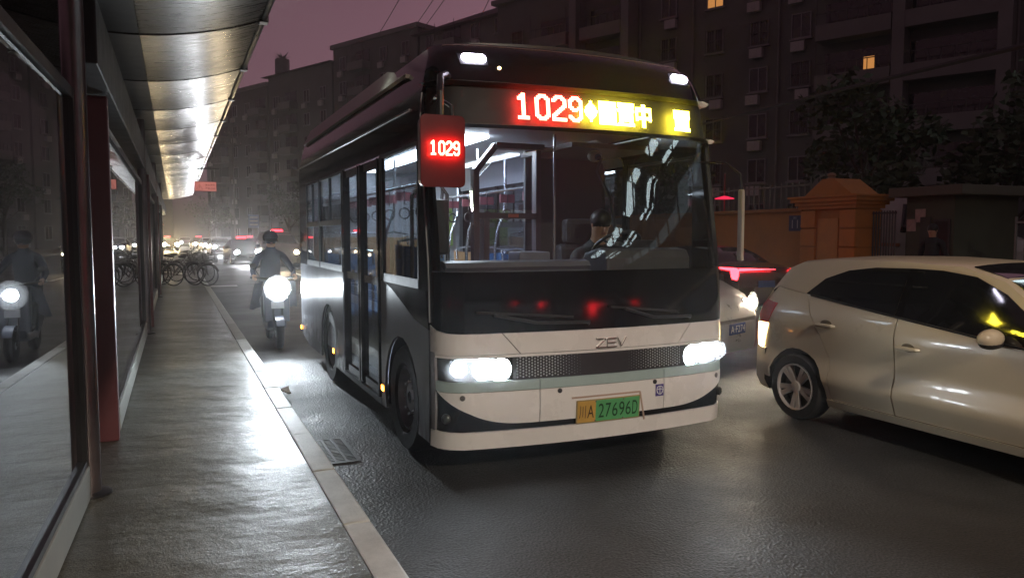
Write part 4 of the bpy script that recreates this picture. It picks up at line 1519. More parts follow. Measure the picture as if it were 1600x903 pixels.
# ================================================================== CARS
def car(label, cat, name, loc, rz, paint, L=3.97, Wd=1.68, Hh=1.47, detail=0, sedan=False, rear_on=0., front_on=0., group=None, front_col=(1, .93, .8), plate_txt=None, roof_lamp=None, tail='std', bulb_r=.055):
    """car along local y: a=0 tail, a=L nose.  local y = L/2 - a  -> nose at -y"""
    c = thing(name, label, cat, loc, rz, group)
    hw0 = Wd / 2
    rw, fw, wr = .66, .66 + L * .622, .305 * Hh / 1.47
    def belt(a):
        return (1.165 - .115 * (a - .7)) * Hh / 1.47 if not sedan else (.99 - .03 * (a - 1)) * Hh / 1.47
    ztop = ([(0, .60), (.03, .84), (.10, 1.00), (.22, 1.18), (.38, 1.40), (.52, 1.455), (.9, 1.485), (1.5, 1.495), (2.1, 1.47), (2.45, 1.38), (2.8, 1.17), (3.12, .99), (3.4, .94), (3.75, .80), (3.9, .68), (3.97, .52)]
            if not sedan else [(0, .62), (.04, .86), (.12, 1.02), (.5, 1.08), (.75, 1.10), (1.1, 1.30), (1.45, 1.42), (2.0, 1.46), (2.5, 1.44), (2.9, 1.33), (3.3, 1.08), (3.6, .97), (4.1, .90), (4.4, .78), (4.52, .66), (4.6, .5)])
    k = L / ztop[-1][0]
    ztop = [(a * k, z * Hh / 1.47) for a, z in ztop]
    def hw(a, z):
        w = hw0
        if a < .55:
            w -= .15 * (1 - a / .55) ** 2.2
        if a > L - .9:
            w -= .24 * ((a - L + .9) / .9) ** 2.4
        zz = z * 1.47 / Hh
        w += lin([(.15, -.10), (.24, -.060), (.425, .006), (.440, .006), (.60, -.036), (.80, -.012), (.90, -.004), (.97, -.018), (1.05, -.05), (1.45, -.235), (1.5, -.30)], zz) if not sedan else \
            lin([(.15, -.09), (.24, -.03), (.45, 0), (.6, -.02), (.82, 0), (.9, -.02), (.98, -.05), (1.45, -.26), (1.5, -.33)], zz)
        return w
    Y = lambda a: L / 2 - a
    # shell
    st = sorted(set([z[0] for z in ztop] + [q * L / 4 for q in (.3, .7, 1.2, 1.8, 2.6, 3.0, 3.3)]))
    sh_ = MB()
    ringn = None
    rows_ = []
    for a in st:
        zt = lin(ztop, a)
        zl = [.20, .30, .60] + rng(.62, max(.63, min(belt(a), zt - .02)), 4) + rng(max(.64, min(belt(a), zt - .015)) + .004, zt - .008, 4)
        half = []
        for i, z in enumerate(zl):
            inner = hw0 - .32
            if i < 3:
                w = inner if (.25 < a < L - .25) else min(hw(a, .4), hw0 - .02) * (.98 if i else .9)
            elif i < 7:
                w = hw(a, z) - (.020 if .20 < a < L - .5 else .0)
            else:
                w = hw(a, z)
            half.append((w, z))
        wt = half[-1][0]
        half += [(wt * .9, zt + .008), (wt * .5, zt + .022), (0, zt + .028)]
        ring = [(x, z) for x, z in half] + [(-x, z) for x, z in half[-2::-1]]
        rows_.append([(x, Y(a), z) for x, z in ring])
    n = len(rows_[0])
    vs = [p for r_ in rows_ for p in r_]
    for i in range(len(rows_) - 1):
        for j in range(n):
            j2 = (j + 1) % n
            f = (i * n + j, i * n + j2, (i + 1) * n + j2, (i + 1) * n + j)
            a = st[i]
            seam = (j < 7 or j >= n - 8) and .2 <= a < L - .5
            sh_.cur = 1 if seam else 0
            o_ = len(sh_.v)
            sh_.add([vs[q] for q in f], [(0, 1, 2, 3)])
    sh_.cur = 0
    sh_.add(rows_[0], [tuple(range(n))])
    sh_.add(rows_[-1], [tuple(range(n))])
    me = sh_.mesh("body", [paint, under], smooth=0)
    bm = bmesh.new()
    bm.from_mesh(me)
    bmesh.ops.remove_doubles(bm, verts=bm.verts, dist=.0005)
    bmesh.ops.recalc_face_normals(bm, faces=bm.faces)
    bm.to_mesh(me)
    bm.free()
    for p in me.polygons:
        p.use_smooth = True
    me.set_sharp_from_angle(angle=R(38))
    link("body", me, c)
    step = .05 if detail else .3
    gl = pm("car pane", (.010, .011, .013), .05, var=.2, spec=.7, rvar=.5)
    def side(pts, nm, mat, off=0., t=.018, sgns=(-1, 1), stp=None, par=c):
        out = []
        for s in sgns:
            out.append(MB().poly(pts, lambda a, b, t_: Vector((s * (hw(a, b) + off - t_), Y(a), b)), t, stp or step).build(nm, mat, par))
        return out
    def archp(cx, r, zb, up=True):
        a0 = math.asin(max(-1, min(1, (zb - wr) / r)))
        return [(cx - r * math.cos(q), wr + r * math.sin(q)) for q in rng(a0, math.pi - a0, 12)]
    ar = wr + .055
    zb = .205
    eg = .004
    if not sedan:
        B1, F1 = .43 * L, .72 * L
        quarter = [(.10, .60)] + [(.20, zb + .1)] + archp(rw, ar, .30)[:9] + [(rw + ar + .02, .60), (rw + ar + .04, .80), (.80, belt(.8) - .08), (.74, belt(.74)), (.16, belt(.5) - .12), (.12, .9)]
        quarter = [(.10, .62), (.14, .34), (rw - ar, .34)] + [q for q in archp(rw, ar, .34)][1:-1] + [(rw + ar, .34), (rw + ar, .215), (rw + ar + .05, .215), (rw + ar + .03, .62), (.93, .86), (.80, 1.02), (.72, belt(.72)), (.30, belt(.30)), (.16, 1.02), (.12, .86)]
        rdoor = [(rw + ar + .056, .262), (B1, .262), (B1, belt(B1)), (.727, belt(.727)), (.806, 1.022), (.936, .862), (rw + ar + .036, .62)]
        fdoor = [(B1 + .011, .262), (F1, .262), (F1 + .05, .5), (F1 + .03, belt(F1)), (B1 + .011, belt(B1))]
        fender = [(F1 + .006, .262), (fw - ar, .262), (fw - ar, .34)] + archp(fw, ar, .34)[1:-1] + [(fw + ar, .34), (L - .28, .34), (L - .22, .60), (L - .38, .80), (fw, .915), (F1 + .036, belt(F1)), (F1 + .056, .5)]
        side(quarter, "quarter_panel", paint)
        dr = side(rdoor, "rear_door", paint)
        df = side(fdoor, "front_door", paint)
        side(fender, "fender", paint)
        side([(rw + ar, .19), (fw - ar, .19), (fw - ar, .256), (rw + ar, .256)], "sill", paint, .012)
        bq = lambda a: belt(a) + .006
        r1 = [(.70, bq(.70)), (B1 - .035, bq(B1)), (B1 - .035, 1.435), (1.35, 1.430), (1.08, 1.395), (.86, 1.315)]
        r2 = [(B1 + .035, bq(B1)), (F1 + .06, bq(F1) + .004), (F1 - .14, 1.135), (F1 - .36, 1.285), (F1 - .62, 1.395), (B1 + .25, 1.43), (B1 + .035, 1.435)]
        side(r1, "side_window", gl, .005, .01)
        side(r2, "side_window", gl, .005, .01)
        side([(B1 - .032, bq(B1)), (B1 + .032, bq(B1)), (B1 + .032, 1.435), (B1 - .032, 1.435)], "door_post", blackg, .003, .01)
        if detail:
            # belt seal and handles
            for pts_, par in (([(.76, belt(.76) + .002), (B1, belt(B1) + .002)], None), ([(B1, belt(B1) + .002), (F1 + .04, belt(F1) + .002)], None)):
                for s in (-1, 1):
                    MB().tube([Vector((s * (hw(a, z) + .004), Y(a), z)) for a, z in [(lin([(0, pts_[0][0]), (1, pts_[1][0])], q), lin([(0, pts_[0][1]), (1, pts_[1][1])], q)) for q in rng(0, 1, 6)]], .009, 5).build("window_seal", rubber, c)
            for s, d1, d2 in ((-1, dr[0], df[0]), (1, dr[1], df[1])):
                for a, par in ((1.02, d1), (1.84, d2)):
                    z = belt(a) - .215
                    cup = MB()
                    cup.ball((s * (hw(a, z) - .006), Y(a), z + .012), .06, (.28, 1.1, .62), 16, 9)
                    cup.build("handle_cup", pm("handle shade", (.10, .08, .05), .4), par)
                    h = MB()
                    h.tube([Vector((s * (hw(a, z) + o_), Y(a + q), z + dz)) for q, o_, dz in ((-.105, .0, -.004), (-.085, .022, 0), (0, .034, .004), (.085, .022, .002), (.105, .0, 0))], [.010, .017, .017, .016, .010], 8)
                    h.build("handle", paint, par)
    else:
        low = [(.10, .62), (.14, .34), (rw - ar, .34)] + archp(rw, ar, .34)[1:-1] + [(rw + ar, .34), (rw + ar, .21), (fw - ar, .21), (fw - ar, .34)] + archp(fw, ar, .34)[1:-1] + [(fw + ar, .34), (L - .30, .34), (L - .22, .60), (L - .5, .82), (fw, belt(fw) - .02), (1.0, belt(1.0)), (.3, .95), (.12, .86)]
        side(low, "side_panel", paint)
        side([(1.0, belt(1.0) + .01), (2.2, belt(2.2) + .01), (2.2, 1.38), (1.75, 1.37), (1.35, 1.24)], "side_window", gl, .005, .01)
        side([(2.25, belt(2.2) + .01), (3.25, belt(3.2) + .01), (2.85, 1.26), (2.55, 1.36), (2.25, 1.38)], "side_window", gl, .005, .01)
    # screens front and back: laid on the shell
    def across(a0, a1, w, nm, off=.006):
        def f(u, v):
            a = a0 + (a1 - a0) * v
            z = lin(ztop, a)
            ww = hw(a, z - .02) * w
            return Vector((ww * u, Y(a), z + .030 + off - .022 * abs(u) ** 2.2))
        return MB().sheet(f, rng(-1, 1, 9), rng(0, 1, 9), .008, out=lambda p: (0, 0, 1)).build(nm, gl, c)
    if not sedan:
        across(2.16 * k, 3.06 * k, .90, "windscreen")
        across(.13 * k, .37 * k, .84, "rear_window")
    else:
        across(2.72 * k, 3.27 * k, .90, "windscreen")
        across(.80 * k, 1.40 * k, .88, "rear_window")
    # wheels
    for a in (rw, fw):
        for s in (-1, 1):
            cc = Vector((s * (hw0 - .115), Y(a), wr))
            wl = MB().lathe([(wr * .70, -.09), (wr * .95, -.095), (wr, -.07), (wr, .07), (wr * .95, .095), (wr * .74, .09), (wr * .70, .07)], cc, (s, 0, 0), 30, False).build("wheel", rubber, c)
            rm = MB()
            rm.lathe([(wr * .715, .092), (wr * .68, .096), (wr * .66, .06), (wr * .64, .02), (.02, .018)], cc, (s, 0, 0), 30, False)
            rm.build("rim", pm("rim shade", (.05, .045, .045), .4, metal=.6), wl)
            sp = MB()
            ns = 10 if detail else 6
            for q in range(ns):
                t = 2 * math.pi * q / ns + (.14 if q % 2 else -.14) * (detail > 0)
                d = Vector((0, math.cos(t), math.sin(t)))
                e_ = Vector((0, -math.sin(t), math.cos(t)))
                o1 = Vector((s * .085, 0, 0))
                o2 = Vector((s * .070, 0, 0))
                w1, w2 = .017, .024
                vs_ = [cc + o2 + d * .03 - e_ * w1, cc + o2 + d * .03 + e_ * w1, cc + o1 + d * wr * .67 + e_ * w2, cc + o1 + d * wr * .67 - e_ * w2]
                sp.add(vs_ + [v - Vector((s * .03, 0, 0)) for v in vs_], [(0, 1, 2, 3), (0, 3, 7, 4), (1, 5, 6, 2), (4, 7, 6, 5)])
            sp.lathe([(.055, .06), (.05, .085), (.02, .092)], cc, (s, 0, 0), 14)
            sp.lathe([(wr * .71, .085), (wr * .70, .098), (wr * .66, .094), (wr * .65, .07)], cc, (s, 0, 0), 30, False)
            sp.build("spokes", pm("rim alloy", (.62, .58, .55), .32, metal=.35, var=.1), wl)
            MB().sheet(lambda p, q: Vector((s * (hw(a, wr) - .03 - q), Y(a) + (ar + .004) * math.cos(p), wr + (ar + .004) * math.sin(p))), rng(-.2, math.pi + .2, 14), [0, .3], .008).build("wheel_arch", under, c)
    # lamps
    tl_ = em(name + " tail light lit", (1.0, .02, .03), rear_on) if rear_on else pm("tail lens", (.42, .012, .015), .18, coat=.5, var=.2, vs=20)
    for s in (-1, 1):
        if tail == 'strip':
            q = MB().poly([(.015, .86), (.04, .99), (.10, 1.03), (.55, 1.035), (.60, 1.015), (.20, .97), (.12, .80), (.03, .78)] if s > 0 else [(.015, .86), (.03, .99), (.08, 1.0), (.08, .80), (.03, .78)], lambda a, b, t: Vector((s * (hw(a, b) + .008 - t), Y(a), b)), .02, .06)
        else:
            q = MB().poly([(.09, .86), (.30, .87), (.385, 1.06), (.20, 1.08), (.13, 1.03)], lambda a, b, t: Vector((s * (hw(a, b) + .008 - t), Y(a), b)), .02, .06)
        q.build("tail_light", tl_, c)
        if tail == 'strip' and s > 0:
            MB().sheet(lambda u, v: Vector((u * (hw0 - .20), Y(.015 + .03 * u * u) + .012, .985 - .02 * max(0, u) + (.010 + .05 * max(0, (u + .35) / 1.35) ** 1.5) * v)), rng(-.35, 1, 12), [0, 1], .02, out=lambda p: (0, 1, 0)).build("tail_strip", tl_, c)
        if tail != 'strip':
            MB().sheet(lambda u, v: Vector((s * (hw(.06, .95) - .02 - .24 * u), Y(.055 + .09 * v) + .012, .85 + .20 * v)), rng(0, 1, 4), rng(0, 1, 3), .012, out=lambda p: (0, 1, 0)).build("tail_light", tl_, c)
        hlm = pm("head lens", (.35, .36, .38), .1, metal=.6, var=.3, vs=20)
        hx = hw0 - .28
        zz = .70 * Hh / 1.47
        hd_ = MB().poly([(L - .55, zz + .10), (L - .16, zz + .03), (L - .10, zz - .05), (L - .30, zz - .07)], lambda a, b, t: Vector((s * (hw(a, b) + .010 - t), Y(a), b)), .02, .1).build("headlight", hlm, c)
        fr_ = MB().sheet(lambda u, v: Vector((s * (hx - .16 + .33 * u), Y(L - .075 - .10 * u * u - .05 * v) - .012, zz - .06 + .13 * v)), rng(0, 1, 6), rng(0, 1, 3), .02, out=lambda p: (0, -1, 0)).build("headlight_glass", hlm, hd_)
        if front_on:
            MB().lathe([(bulb_r, 0), (bulb_r * .8, .008), (.004, .01)], (s * hx, Y(L - .10) - .03, zz), (0, -1, 0), 16).build("bulb", em(name + " headlamp %d" % int(front_on), front_col, front_on), hd_)
            MB().lathe([(bulb_r * 1.9, 0), (bulb_r * 1.5, .03), (.01, .04)], (s * hx, Y(L - .10) - .045, zz), (0, -1, 0), 16).build("lens", MATS['lamp lens'], hd_)
        # mirrors
        am_ = .645 * L if not sedan else .66 * L
        zm = belt(am_) + .045
        mm = MB()
        mm.ball((s * (hw(am_, zm) + .125), Y(am_), zm), .1, (1.16, .62, .66), 18, 12)
        m1 = mm.build("door_mirror", paint, c)
        ml = MB()
        ml.ball((s * (hw(am_, zm) + .115), Y(am_) + .004, zm - .035), .1, (1.08, .56, .42), 16, 9)
        ml.bar((s * (hw(am_, zm) - .02), Y(am_), zm - .045), (s * (hw(am_, zm) + .08), Y(am_), zm - .045), .05, .03)
        ml.build("mirror_base", blackp, m1)
    if detail:
        # indicator under the tail light, flashing
        for s in (-1, 1):
            MB().poly([(.035, .62), (.15, .60), (.20, .70), (.29, .855), (.10, .85), (.05, .72)], lambda a, b, t: Vector((s * (hw(a, b) + .010 - t), Y(a), b)), .02, .05).build("turn_signal", em("turn lamp lit", (1.0, .68, .30), 26) if s < 0 else pm("turn lens", (.5, .3, .08), .2), c)
    # face: grille, bumper opening, plate
    MB().sheet(lambda u, v: Vector((u * (hw0 - .42), Y(L - .05 - .055 * u * u - .035 * v) - .01, .52 * Hh / 1.47 + .20 * v)), rng(-1, 1, 8), rng(0, 1, 3), .02, out=lambda p: (0, -1, 0)).build("grille", blackg, c)
    MB().sheet(lambda u, v: Vector((u * (hw0 - .30), Y(L - .01 - .13 * u * u) - .012, .24 + .16 * v)), rng(-1, 1, 8), rng(0, 1, 3), .02, out=lambda p: (0, -1, 0)).build("bumper_opening", blackp, c)
    if plate_txt:
        pl = MB().box(-.22, Y(L) - .030, .43, .22, Y(L) - .018, .57).build("license_plate", pm("plate blue", (.02, .05, .22), .4), c)
        text_fit(plate_txt, .40, .09, lambda a, b: Vector((a, Y(L) - .032, .50 + b)), "plate_lettering", pm("plate white", (.7, .7, .7), .5), pl)
    MB().box(-.22, Y(0) + .004, .62, .22, Y(0) + .014, .76).build("rear_plate", pm("plate blue", (.02, .05, .22), .4), c)
    if roof_lamp:
        rl_ = MB().box(-.32, Y(1.9 * k) - .07, Hh + .04, .32, Y(1.9 * k) + .07, Hh + .17).build("roof_sign", pm("roof sign body", (.3, .05, .05), .4), c, bevel=.02)
        MB().box(-.28, Y(1.9 * k) - .078, Hh + .06, .28, Y(1.9 * k) - .072, Hh + .15).build("sign_face", em("roof sign red", (1.0, .03, .05), roof_lamp), rl_)
    return c

whitecar = pm("white car paint", (.58, .50, .365), .30, var=.04, vs=2, coat=.35)
car("cream white hatchback with its rear turn lamp lit, beside the bus", "car", "hatchback_car", (6.02, 5.93 - 1.985, 0), 0, whitecar, detail=1)
silverp = pm("silver car paint", (.46, .42, .40), .3, metal=.35, var=.05, coat=.6)
# the car nosing out between the bus and the hatchback
hd_ang = R(24)
nose = Vector((6.60, 7.72, 0))
Ls = 4.3
car("silver car with one lit headlight nosing out between the bus and the white hatchback", "car", "silver_car", nose + Vector((-math.sin(hd_ang), math.cos(hd_ang), 0)) * Ls / 2, hd_ang, silverp, L=Ls, Wd=1.74, Hh=1.66, front_on=350, front_col=(1, .87, .66), plate_txt="A·F274", bulb_r=.085)
darkp = pm("dark car paint", (.035, .012, .014), .25, coat=.6, var=.1)
car("dark car with glowing red strip tail light driving away along the orange wall", "car", "dark_car", (11.3, 12.3 + 2.25, 0), R(180), darkp, L=4.5, Wd=1.78, Hh=1.46, sedan=True, rear_on=18, tail='strip')

# oncoming traffic, far down the street
grey = pm("grey car paint", (.10, .10, .12), .3, coat=.6)
blackc = pm("black car paint", (.02, .02, .024), .25, coat=.6)
car("dark oncoming sedan with two lit headlights, nearest of the far traffic left of the bus", "car", "oncoming_car", (3.75, 47 + 2.3, 0), R(4), blackc, L=4.6, Wd=1.8, Hh=1.48, sedan=True, front_on=500, front_col=(.92, .95, 1), group="oncoming cars down the street", roof_lamp=9, bulb_r=0.112)
car("dark oncoming people carrier with a single warm lamp, just beside the bus tail", "car", "oncoming_van", (4.75, 38 + 2.2, 0), 0, grey, L=4.4, Wd=1.85, Hh=1.85, front_on=330, front_col=(1, .8, .5), group="oncoming cars down the street", roof_lamp=8, bulb_r=0.090)
far_car = car("oncoming car with cool white headlights behind the nearest dark sedan", "car", "oncoming_car", (3.55, 72, 0), R(4), grey, L=4.5, Wd=1.8, Hh=1.48, sedan=True, front_on=700, front_col=(.92, .96, 1), group="oncoming cars down the street", bulb_r=0.128)
car("oncoming car with warm white headlights in the middle of the far traffic", "car", "oncoming_car", (2.6, 98, 0), R(5), blackc, L=4.5, Wd=1.8, Hh=1.48, sedan=True, front_on=800, front_col=(1, .84, .58), group="oncoming cars down the street", roof_lamp=12, bulb_r=0.135)
car("farthest oncoming car with yellowish headlights beneath the canopy end", "car", "oncoming_car", (-.75, 92, 0), R(8), blackc, L=4.5, Wd=1.8, Hh=1.48, sedan=True, front_on=1300, front_col=(1, .76, .40), group="oncoming cars down the street", roof_lamp=12, bulb_r=0.165)
car("small oncoming car with dim amber headlights at the left of the far traffic", "car", "oncoming_car", (-3.2, 112, 0), R(8), grey, L=4.5, Wd=1.8, Hh=1.48, sedan=True, front_on=600, front_col=(1, .6, .3), group="oncoming cars down the street", roof_lamp=14, bulb_r=0.120)
car("far car with red roof sign at the right edge of the oncoming traffic", "car", "oncoming_car", (7.2, 84, 0), R(4), blackc, L=4.5, Wd=1.8, Hh=1.5, sedan=True, front_on=300, front_col=(1, .85, .7), group="oncoming cars down the street", roof_lamp=18, bulb_r=0.090)
for x, y, lab in ((5.0, 58, "grey oncoming car between the people carrier and the dark sedan, set further back"), (3.3, 88, "grey oncoming car with cool headlights, third in the far queue"),
                  (4.6, 104, "grey oncoming car with cool headlights, outer lane of the far queue"), (1.2, 118, "grey oncoming car with cool headlights deep in the far queue"),
                  (6.3, 72, "grey oncoming car with cool headlights in the outermost lane beside the bus tail"), (-2.6, 134, "last grey oncoming car with cool headlights at the street bend")):
    dup(far_car, (x, y, 0), R(5), lab)
# traffic standing ahead of the bus (behind the viewer): seen as reflections in the black front
for k, (x, y, col) in enumerate(((6.0, .2, darkp), (6.3, -5.8, blackc), (9.3, -9.0, grey), (6.2, -12.2, darkp), (9.5, -15.2, blackc))):
    car(["dark red car waiting just ahead of the white hatchback", "black car waiting second ahead of the white hatchback", "grey car waiting ahead in the middle lane", "dark red car waiting third ahead of the white hatchback", "black car waiting far ahead in the middle lane"][k], "car", "waiting_car", (x, y - 2.25, 0), 0, col, L=4.5, Wd=1.8, Hh=1.46, sedan=True, rear_on=24, group="cars waiting ahead of the bus")
# added lit upper floor, unseen past the right edge, for the windscreen's reflection
ob = thing("reflection_building", "unseen building added across the road, its lit band put in for the windscreen reflection", "building", (18.0, -8, .14), R(-90))
# local x runs along the street, local -y faces the road... windows look towards -X
MB().box(-16.5, 0, 0, 16.5, 8, 6.8).build("wall", conc, ob, smooth=0)
MB().box(-16.5, 0, 10.2, 16.5, 8, 11.5).build("fascia", conc, ob, smooth=0)
MB().box(-16.5, 7.6, 6.8, 16.5, 8, 10.2).build("back_wall", em("reflection glow wall", (.80, .92, 1.0), .45), ob, smooth=0)
mul = MB().box(-.05, -.06, 6.8, .05, .06, 10.2).mesh("mullion", dark, smooth=0)
olp = MB().box(-.6, .8, 10.1, .6, 1.7, 10.18).mesh("ceiling_panel", em("reflection glow panel", (.85, .95, 1.0), 7), smooth=0)
for k in range(23):
    link("mullion", mul, ob, (-16.5 + k * 1.5, 0, 0))
    if k % 3 != 1:
        link("ceiling_panel", olp, ob, (-15.7 + k * 1.5, 0, 0))
        link("ceiling_panel", olp, ob, (-15.7 + k * 1.5, 2.5, 0))
MB().box(-16.5, -.06, 8.35, 16.5, .06, 8.47).build("transom", dark, ob, smooth=0)
MB().box(-16.5, -.01, 6.8, 16.5, .0, 10.2).build("glazing", glass("reflection building glass", (.85, .9, .9), .06), ob, smooth=0)

# parked white van in the raised yard
van = thing("parked_van", "white van parked nose right in the yard behind the white hatchback roof", "van", (17.3, 13.6, .58), 0)
vp = pm("van white", (.42, .40, .39), .35, coat=.4)
prof = [(2.6, .28), (2.6, 2.0), (2.4, 2.08), (-.55, 2.08), (-.8, 2.02), (-1.75, 1.22), (-2.35, 1.02), (-2.48, .75), (-2.48, .28), (-2.06, .28), (-1.98, .50), (-1.72, .66), (-1.46, .66), (-1.20, .50), (-1.12, .28), (1.12, .28), (1.2, .5), (1.46, .66), (1.72, .66), (1.98, .5), (2.06, .28)]
MB().poly(prof, lambda a, b, t: Vector((-.85 + .10 * max(0, b - 1.1) + t * (1 if t == 0 else 1) * (1.7 - .2 * max(0, b - 1.1)) / 1.7, a, b)), 1.7).build("body", vp, van, bevel=.03)
MB().poly([(-.30, 1.20), (-1.62, 1.20), (-.84, 1.88), (-.30, 1.90)], lambda a, b, t: Vector((-.858 + .10 * max(0, b - 1.1) + t, a, b)), .01).build("side_window", pm("car pane", (.01, .01, .01), .05), van)
MB().sheet(lambda u, v: Vector((u * .72, -1.72 + .88 * v - .008, 1.27 + .72 * v)), [-1, 1], [0, 1], .01).build("windscreen", MATS["car pane"], van)
MB().poly([(-.3, .85), (2.5, .85), (2.5, .93), (-.3, .93)], lambda a, b, t: Vector((-.858 + t, a, b)), .01).build("side_stripe", pm("van stripe", (.38, .16, .10), .4), van)
MB().box(-.80, -2.50, .80, -.45, -2.36, .98).build("headlight", MATS["head lens"], van, bevel=.02)
for a in (-1.59, 1.59):
    for s in (-1, 1):
        w_ = MB().lathe([(.20, -.1), (.31, -.1), (.33, -.07), (.33, .07), (.30, .1), (.2, .09)], (s * .74, a, .33), (s, 0, 0), 22, False).build("wheel", rubber, van)
        MB().lathe([(.2, .09), (.17, .095), (.15, .06), (.03, .05)], (s * .74, a, .33), (s, 0, 0), 16).build("rim", pm("steel rim", (.25, .25, .25), .4, metal=.6), w_)

# ================================================================== PEOPLE
def person(label, joints, bones, mats, loc, rz=0., group=None):
    """one continuous skinned body: joints name -> (pos, radius), bones (a, b, material index)"""
    root = thing("person", label, "person", loc, rz, group)
    names = list(joints)
    me = bpy.data.meshes.new("body")
    me.from_pydata([joints[n][0] for n in names], [(names.index(a), names.index(b)) for a, b, _ in bones], [])
    o = bpy.data.objects.new("body", me)
    COL.objects.link(o)
    sk = o.modifiers.new("skin", 'SKIN')
    for n_, v in zip(names, me.skin_vertices[0].data):
        v.radius = (joints[n_][1],) * 2
        v.use_root = n_ == 'pelvis'
    sb = o.modifiers.new("sub", 'SUBSURF')
    sb.levels = 2
    sb.render_levels = 2
    dgp = bpy.context.evaluated_depsgraph_get()
    m2 = bpy.data.meshes.new_from_object(o.evaluated_get(dgp))
    bpy.data.objects.remove(o)
    m2.name = "body"
    m2.materials.clear()
    for m in mats:
        m2.materials.append(m)
    segs = [(Vector(joints[a][0]), Vector(joints[b][0]), i, joints[a][1] + joints[b][1]) for a, b, i in bones]
    for p in m2.polygons:
        best = None
        for a, b, i, r_ in segs:
            d = b - a
            t = max(0, min(1, (p.center - a).dot(d) / max(1e-9, d.length_squared)))
            q = (p.center - (a + d * t)).length - r_ * .35
            if best is None or q < best[0]:
                best = (q, i)
        p.material_index = best[1]
        p.use_smooth = True
    link("body", m2, root)
    return root

def hand(j, b, pre, wrist, palm_dir, side_dir, curl_dir, mi):
    w = Vector(wrist)
    d = Vector(palm_dir).normalized()
    s = Vector(side_dir).normalized()
    c = Vector(curl_dir).normalized()
    j[pre + 'palm'] = (w + d * .06, .026)
    for k, (off, ln) in enumerate(((-.026, .030), (-.009, .036), (.009, .034), (.026, .026))):
        k0 = w + d * .095 + s * off
        j[f'{pre}k{k}'] = (k0, .010)
        j[f'{pre}m{k}'] = (k0 + d * ln * .8 + c * ln * .5, .0085)
        j[f'{pre}t{k}'] = (k0 + d * ln * .9 + c * ln * 1.5, .007)
        b += [(pre + 'palm', f'{pre}k{k}', mi), (f'{pre}k{k}', f'{pre}m{k}', mi), (f'{pre}m{k}', f'{pre}t{k}', mi)]
    j[pre + 'th1'] = (w + d * .045 - s * .038 + c * .01, .010)
    j[pre + 'th2'] = (w + d * .08 - s * .05 + c * .03, .008)
    b += [(pre + 'palm', pre + 'th1', mi), (pre + 'th1', pre + 'th2', mi)]

skin = pm("skin", (.42, .24, .16), .5, var=.08)
hairm = pm("hair", (.012, .010, .010), .5)
def head_parts(root, c, fwd, hair=True, helmet=None):
    """hair or helmet, ears, eyes, nose and mouth on the head sphere at c facing fwd"""
    c = Vector(c)
    f = Vector(fwd).normalized()
    r = f.cross(Vector((0, 0, 1))).normalized()
    u = r.cross(f)
    M = Matrix((r, f, u)).transposed()
    MB().ball(c + f * .105 - u * .012, .014, (.8, 1.2, 1.3), 8, 6, M).build("nose", skin, root)
    for s in (-1, 1):
        MB().ball(c + r * s * .034 + f * .092 + u * .018, .011, (1, .6, .7), 8, 6, M).build("eye", pm("eye", (.05, .04, .04), .2), root)
        MB().ball(c + r * s * .084 + u * .0, .028, (.35, .6, 1), 8, 6, M).build("ear", skin, root)
    MB().ball(c + f * .094 - u * .052, .02, (1.1, .4, .3), 8, 6, M).build("mouth", pm("lips", (.30, .10, .09), .5), root)
    if helmet:
        MB().ball(c + u * .03 - f * .01, .125, (1, 1.12, .95), 18, 10, M).build("helmet", helmet, root)
    else:
        MB().ball(c + u * .035 - f * .022, .102, (.98, 1.0, 1.0), 16, 10, M).build("hair", hairm, root)

# rider on the electric scooter close behind the bus
SCX, SCY = 1.39, 12.35
sc = thing("electric_scooter", "electric scooter with one dazzling white headlight riding up between kerb and bus", "scooter", (SCX, SCY, 0))
scp = pm("scooter plastic", (.05, .06, .09), .35, coat=.3)
bd = MB()
bd.poly([(-.42, .42), (-.30, .40), (-.20, .34), (.25, .34), (.32, .52), (.30, .74), (.85, .78), (.92, .66), (.80, .50), (.55, .36), (.30, .24), (-.20, .24), (-.36, .30)], lambda a, b, t: Vector((-.14 + t, a, b)), .28)
bd.build("body", scp, sc, bevel=.03)
sd = MB().poly([(-.40, .38), (-.30, .38), (-.22, .95), (-.30, 1.02), (-.38, .95)], lambda a, b, t: Vector((-.19 + t, a, b)), .38).build("front_shield", scp, sc, bevel=.03)
MB().box(-.13, .28, .745, .13, .90, .82).build("saddle", blackp, sc, bevel=.03)
MB().tube([(-.36, -.16, 1.06), (-.22, -.24, 1.05), (0, -.30, 1.02), (.22, -.24, 1.05), (.36, -.16, 1.06)], .017, 8).build("handlebar", blackp, sc)
for s in (-1, 1):
    MB().tube([(s * .22, -.23, 1.06), (s * .30, -.22, 1.20)], .008, 6).build("mirror_stalk", blackp, sc)
    MB().ball((s * .32, -.22, 1.24), .055, (1, .3, .7)).build("mirror", blackp, sc)
for y in (-.58, .68):
    w_ = MB().lathe([(.16, -.045), (.20, -.05), (.225, -.02), (.225, .02), (.20, .05), (.16, .045)], (0, y, .225), (1, 0, 0), 24).build("wheel", rubber, sc)
    MB().lathe([(.16, -.03), (.16, .03), (.05, .05), (.05, -.05)], (0, y, .225), (1, 0, 0), 16).build("rim", pm("steel rim", (.25, .25, .25), .4, metal=.6), w_)
for s in (-1, 1):
    MB().tube([(s * .065, -.58, .225), (s * .065, -.44, .62), (s * .03, -.33, .95)], .016, 6).build("fork", blackp, sc)
MB().sheet(lambda u, v: Vector((u * .06, -.58 + .27 * math.cos(v), .225 + .27 * math.sin(v))), [-1, 0, 1], rng(.5, 2.6, 8), .006).build("mudguard", scp, sc)
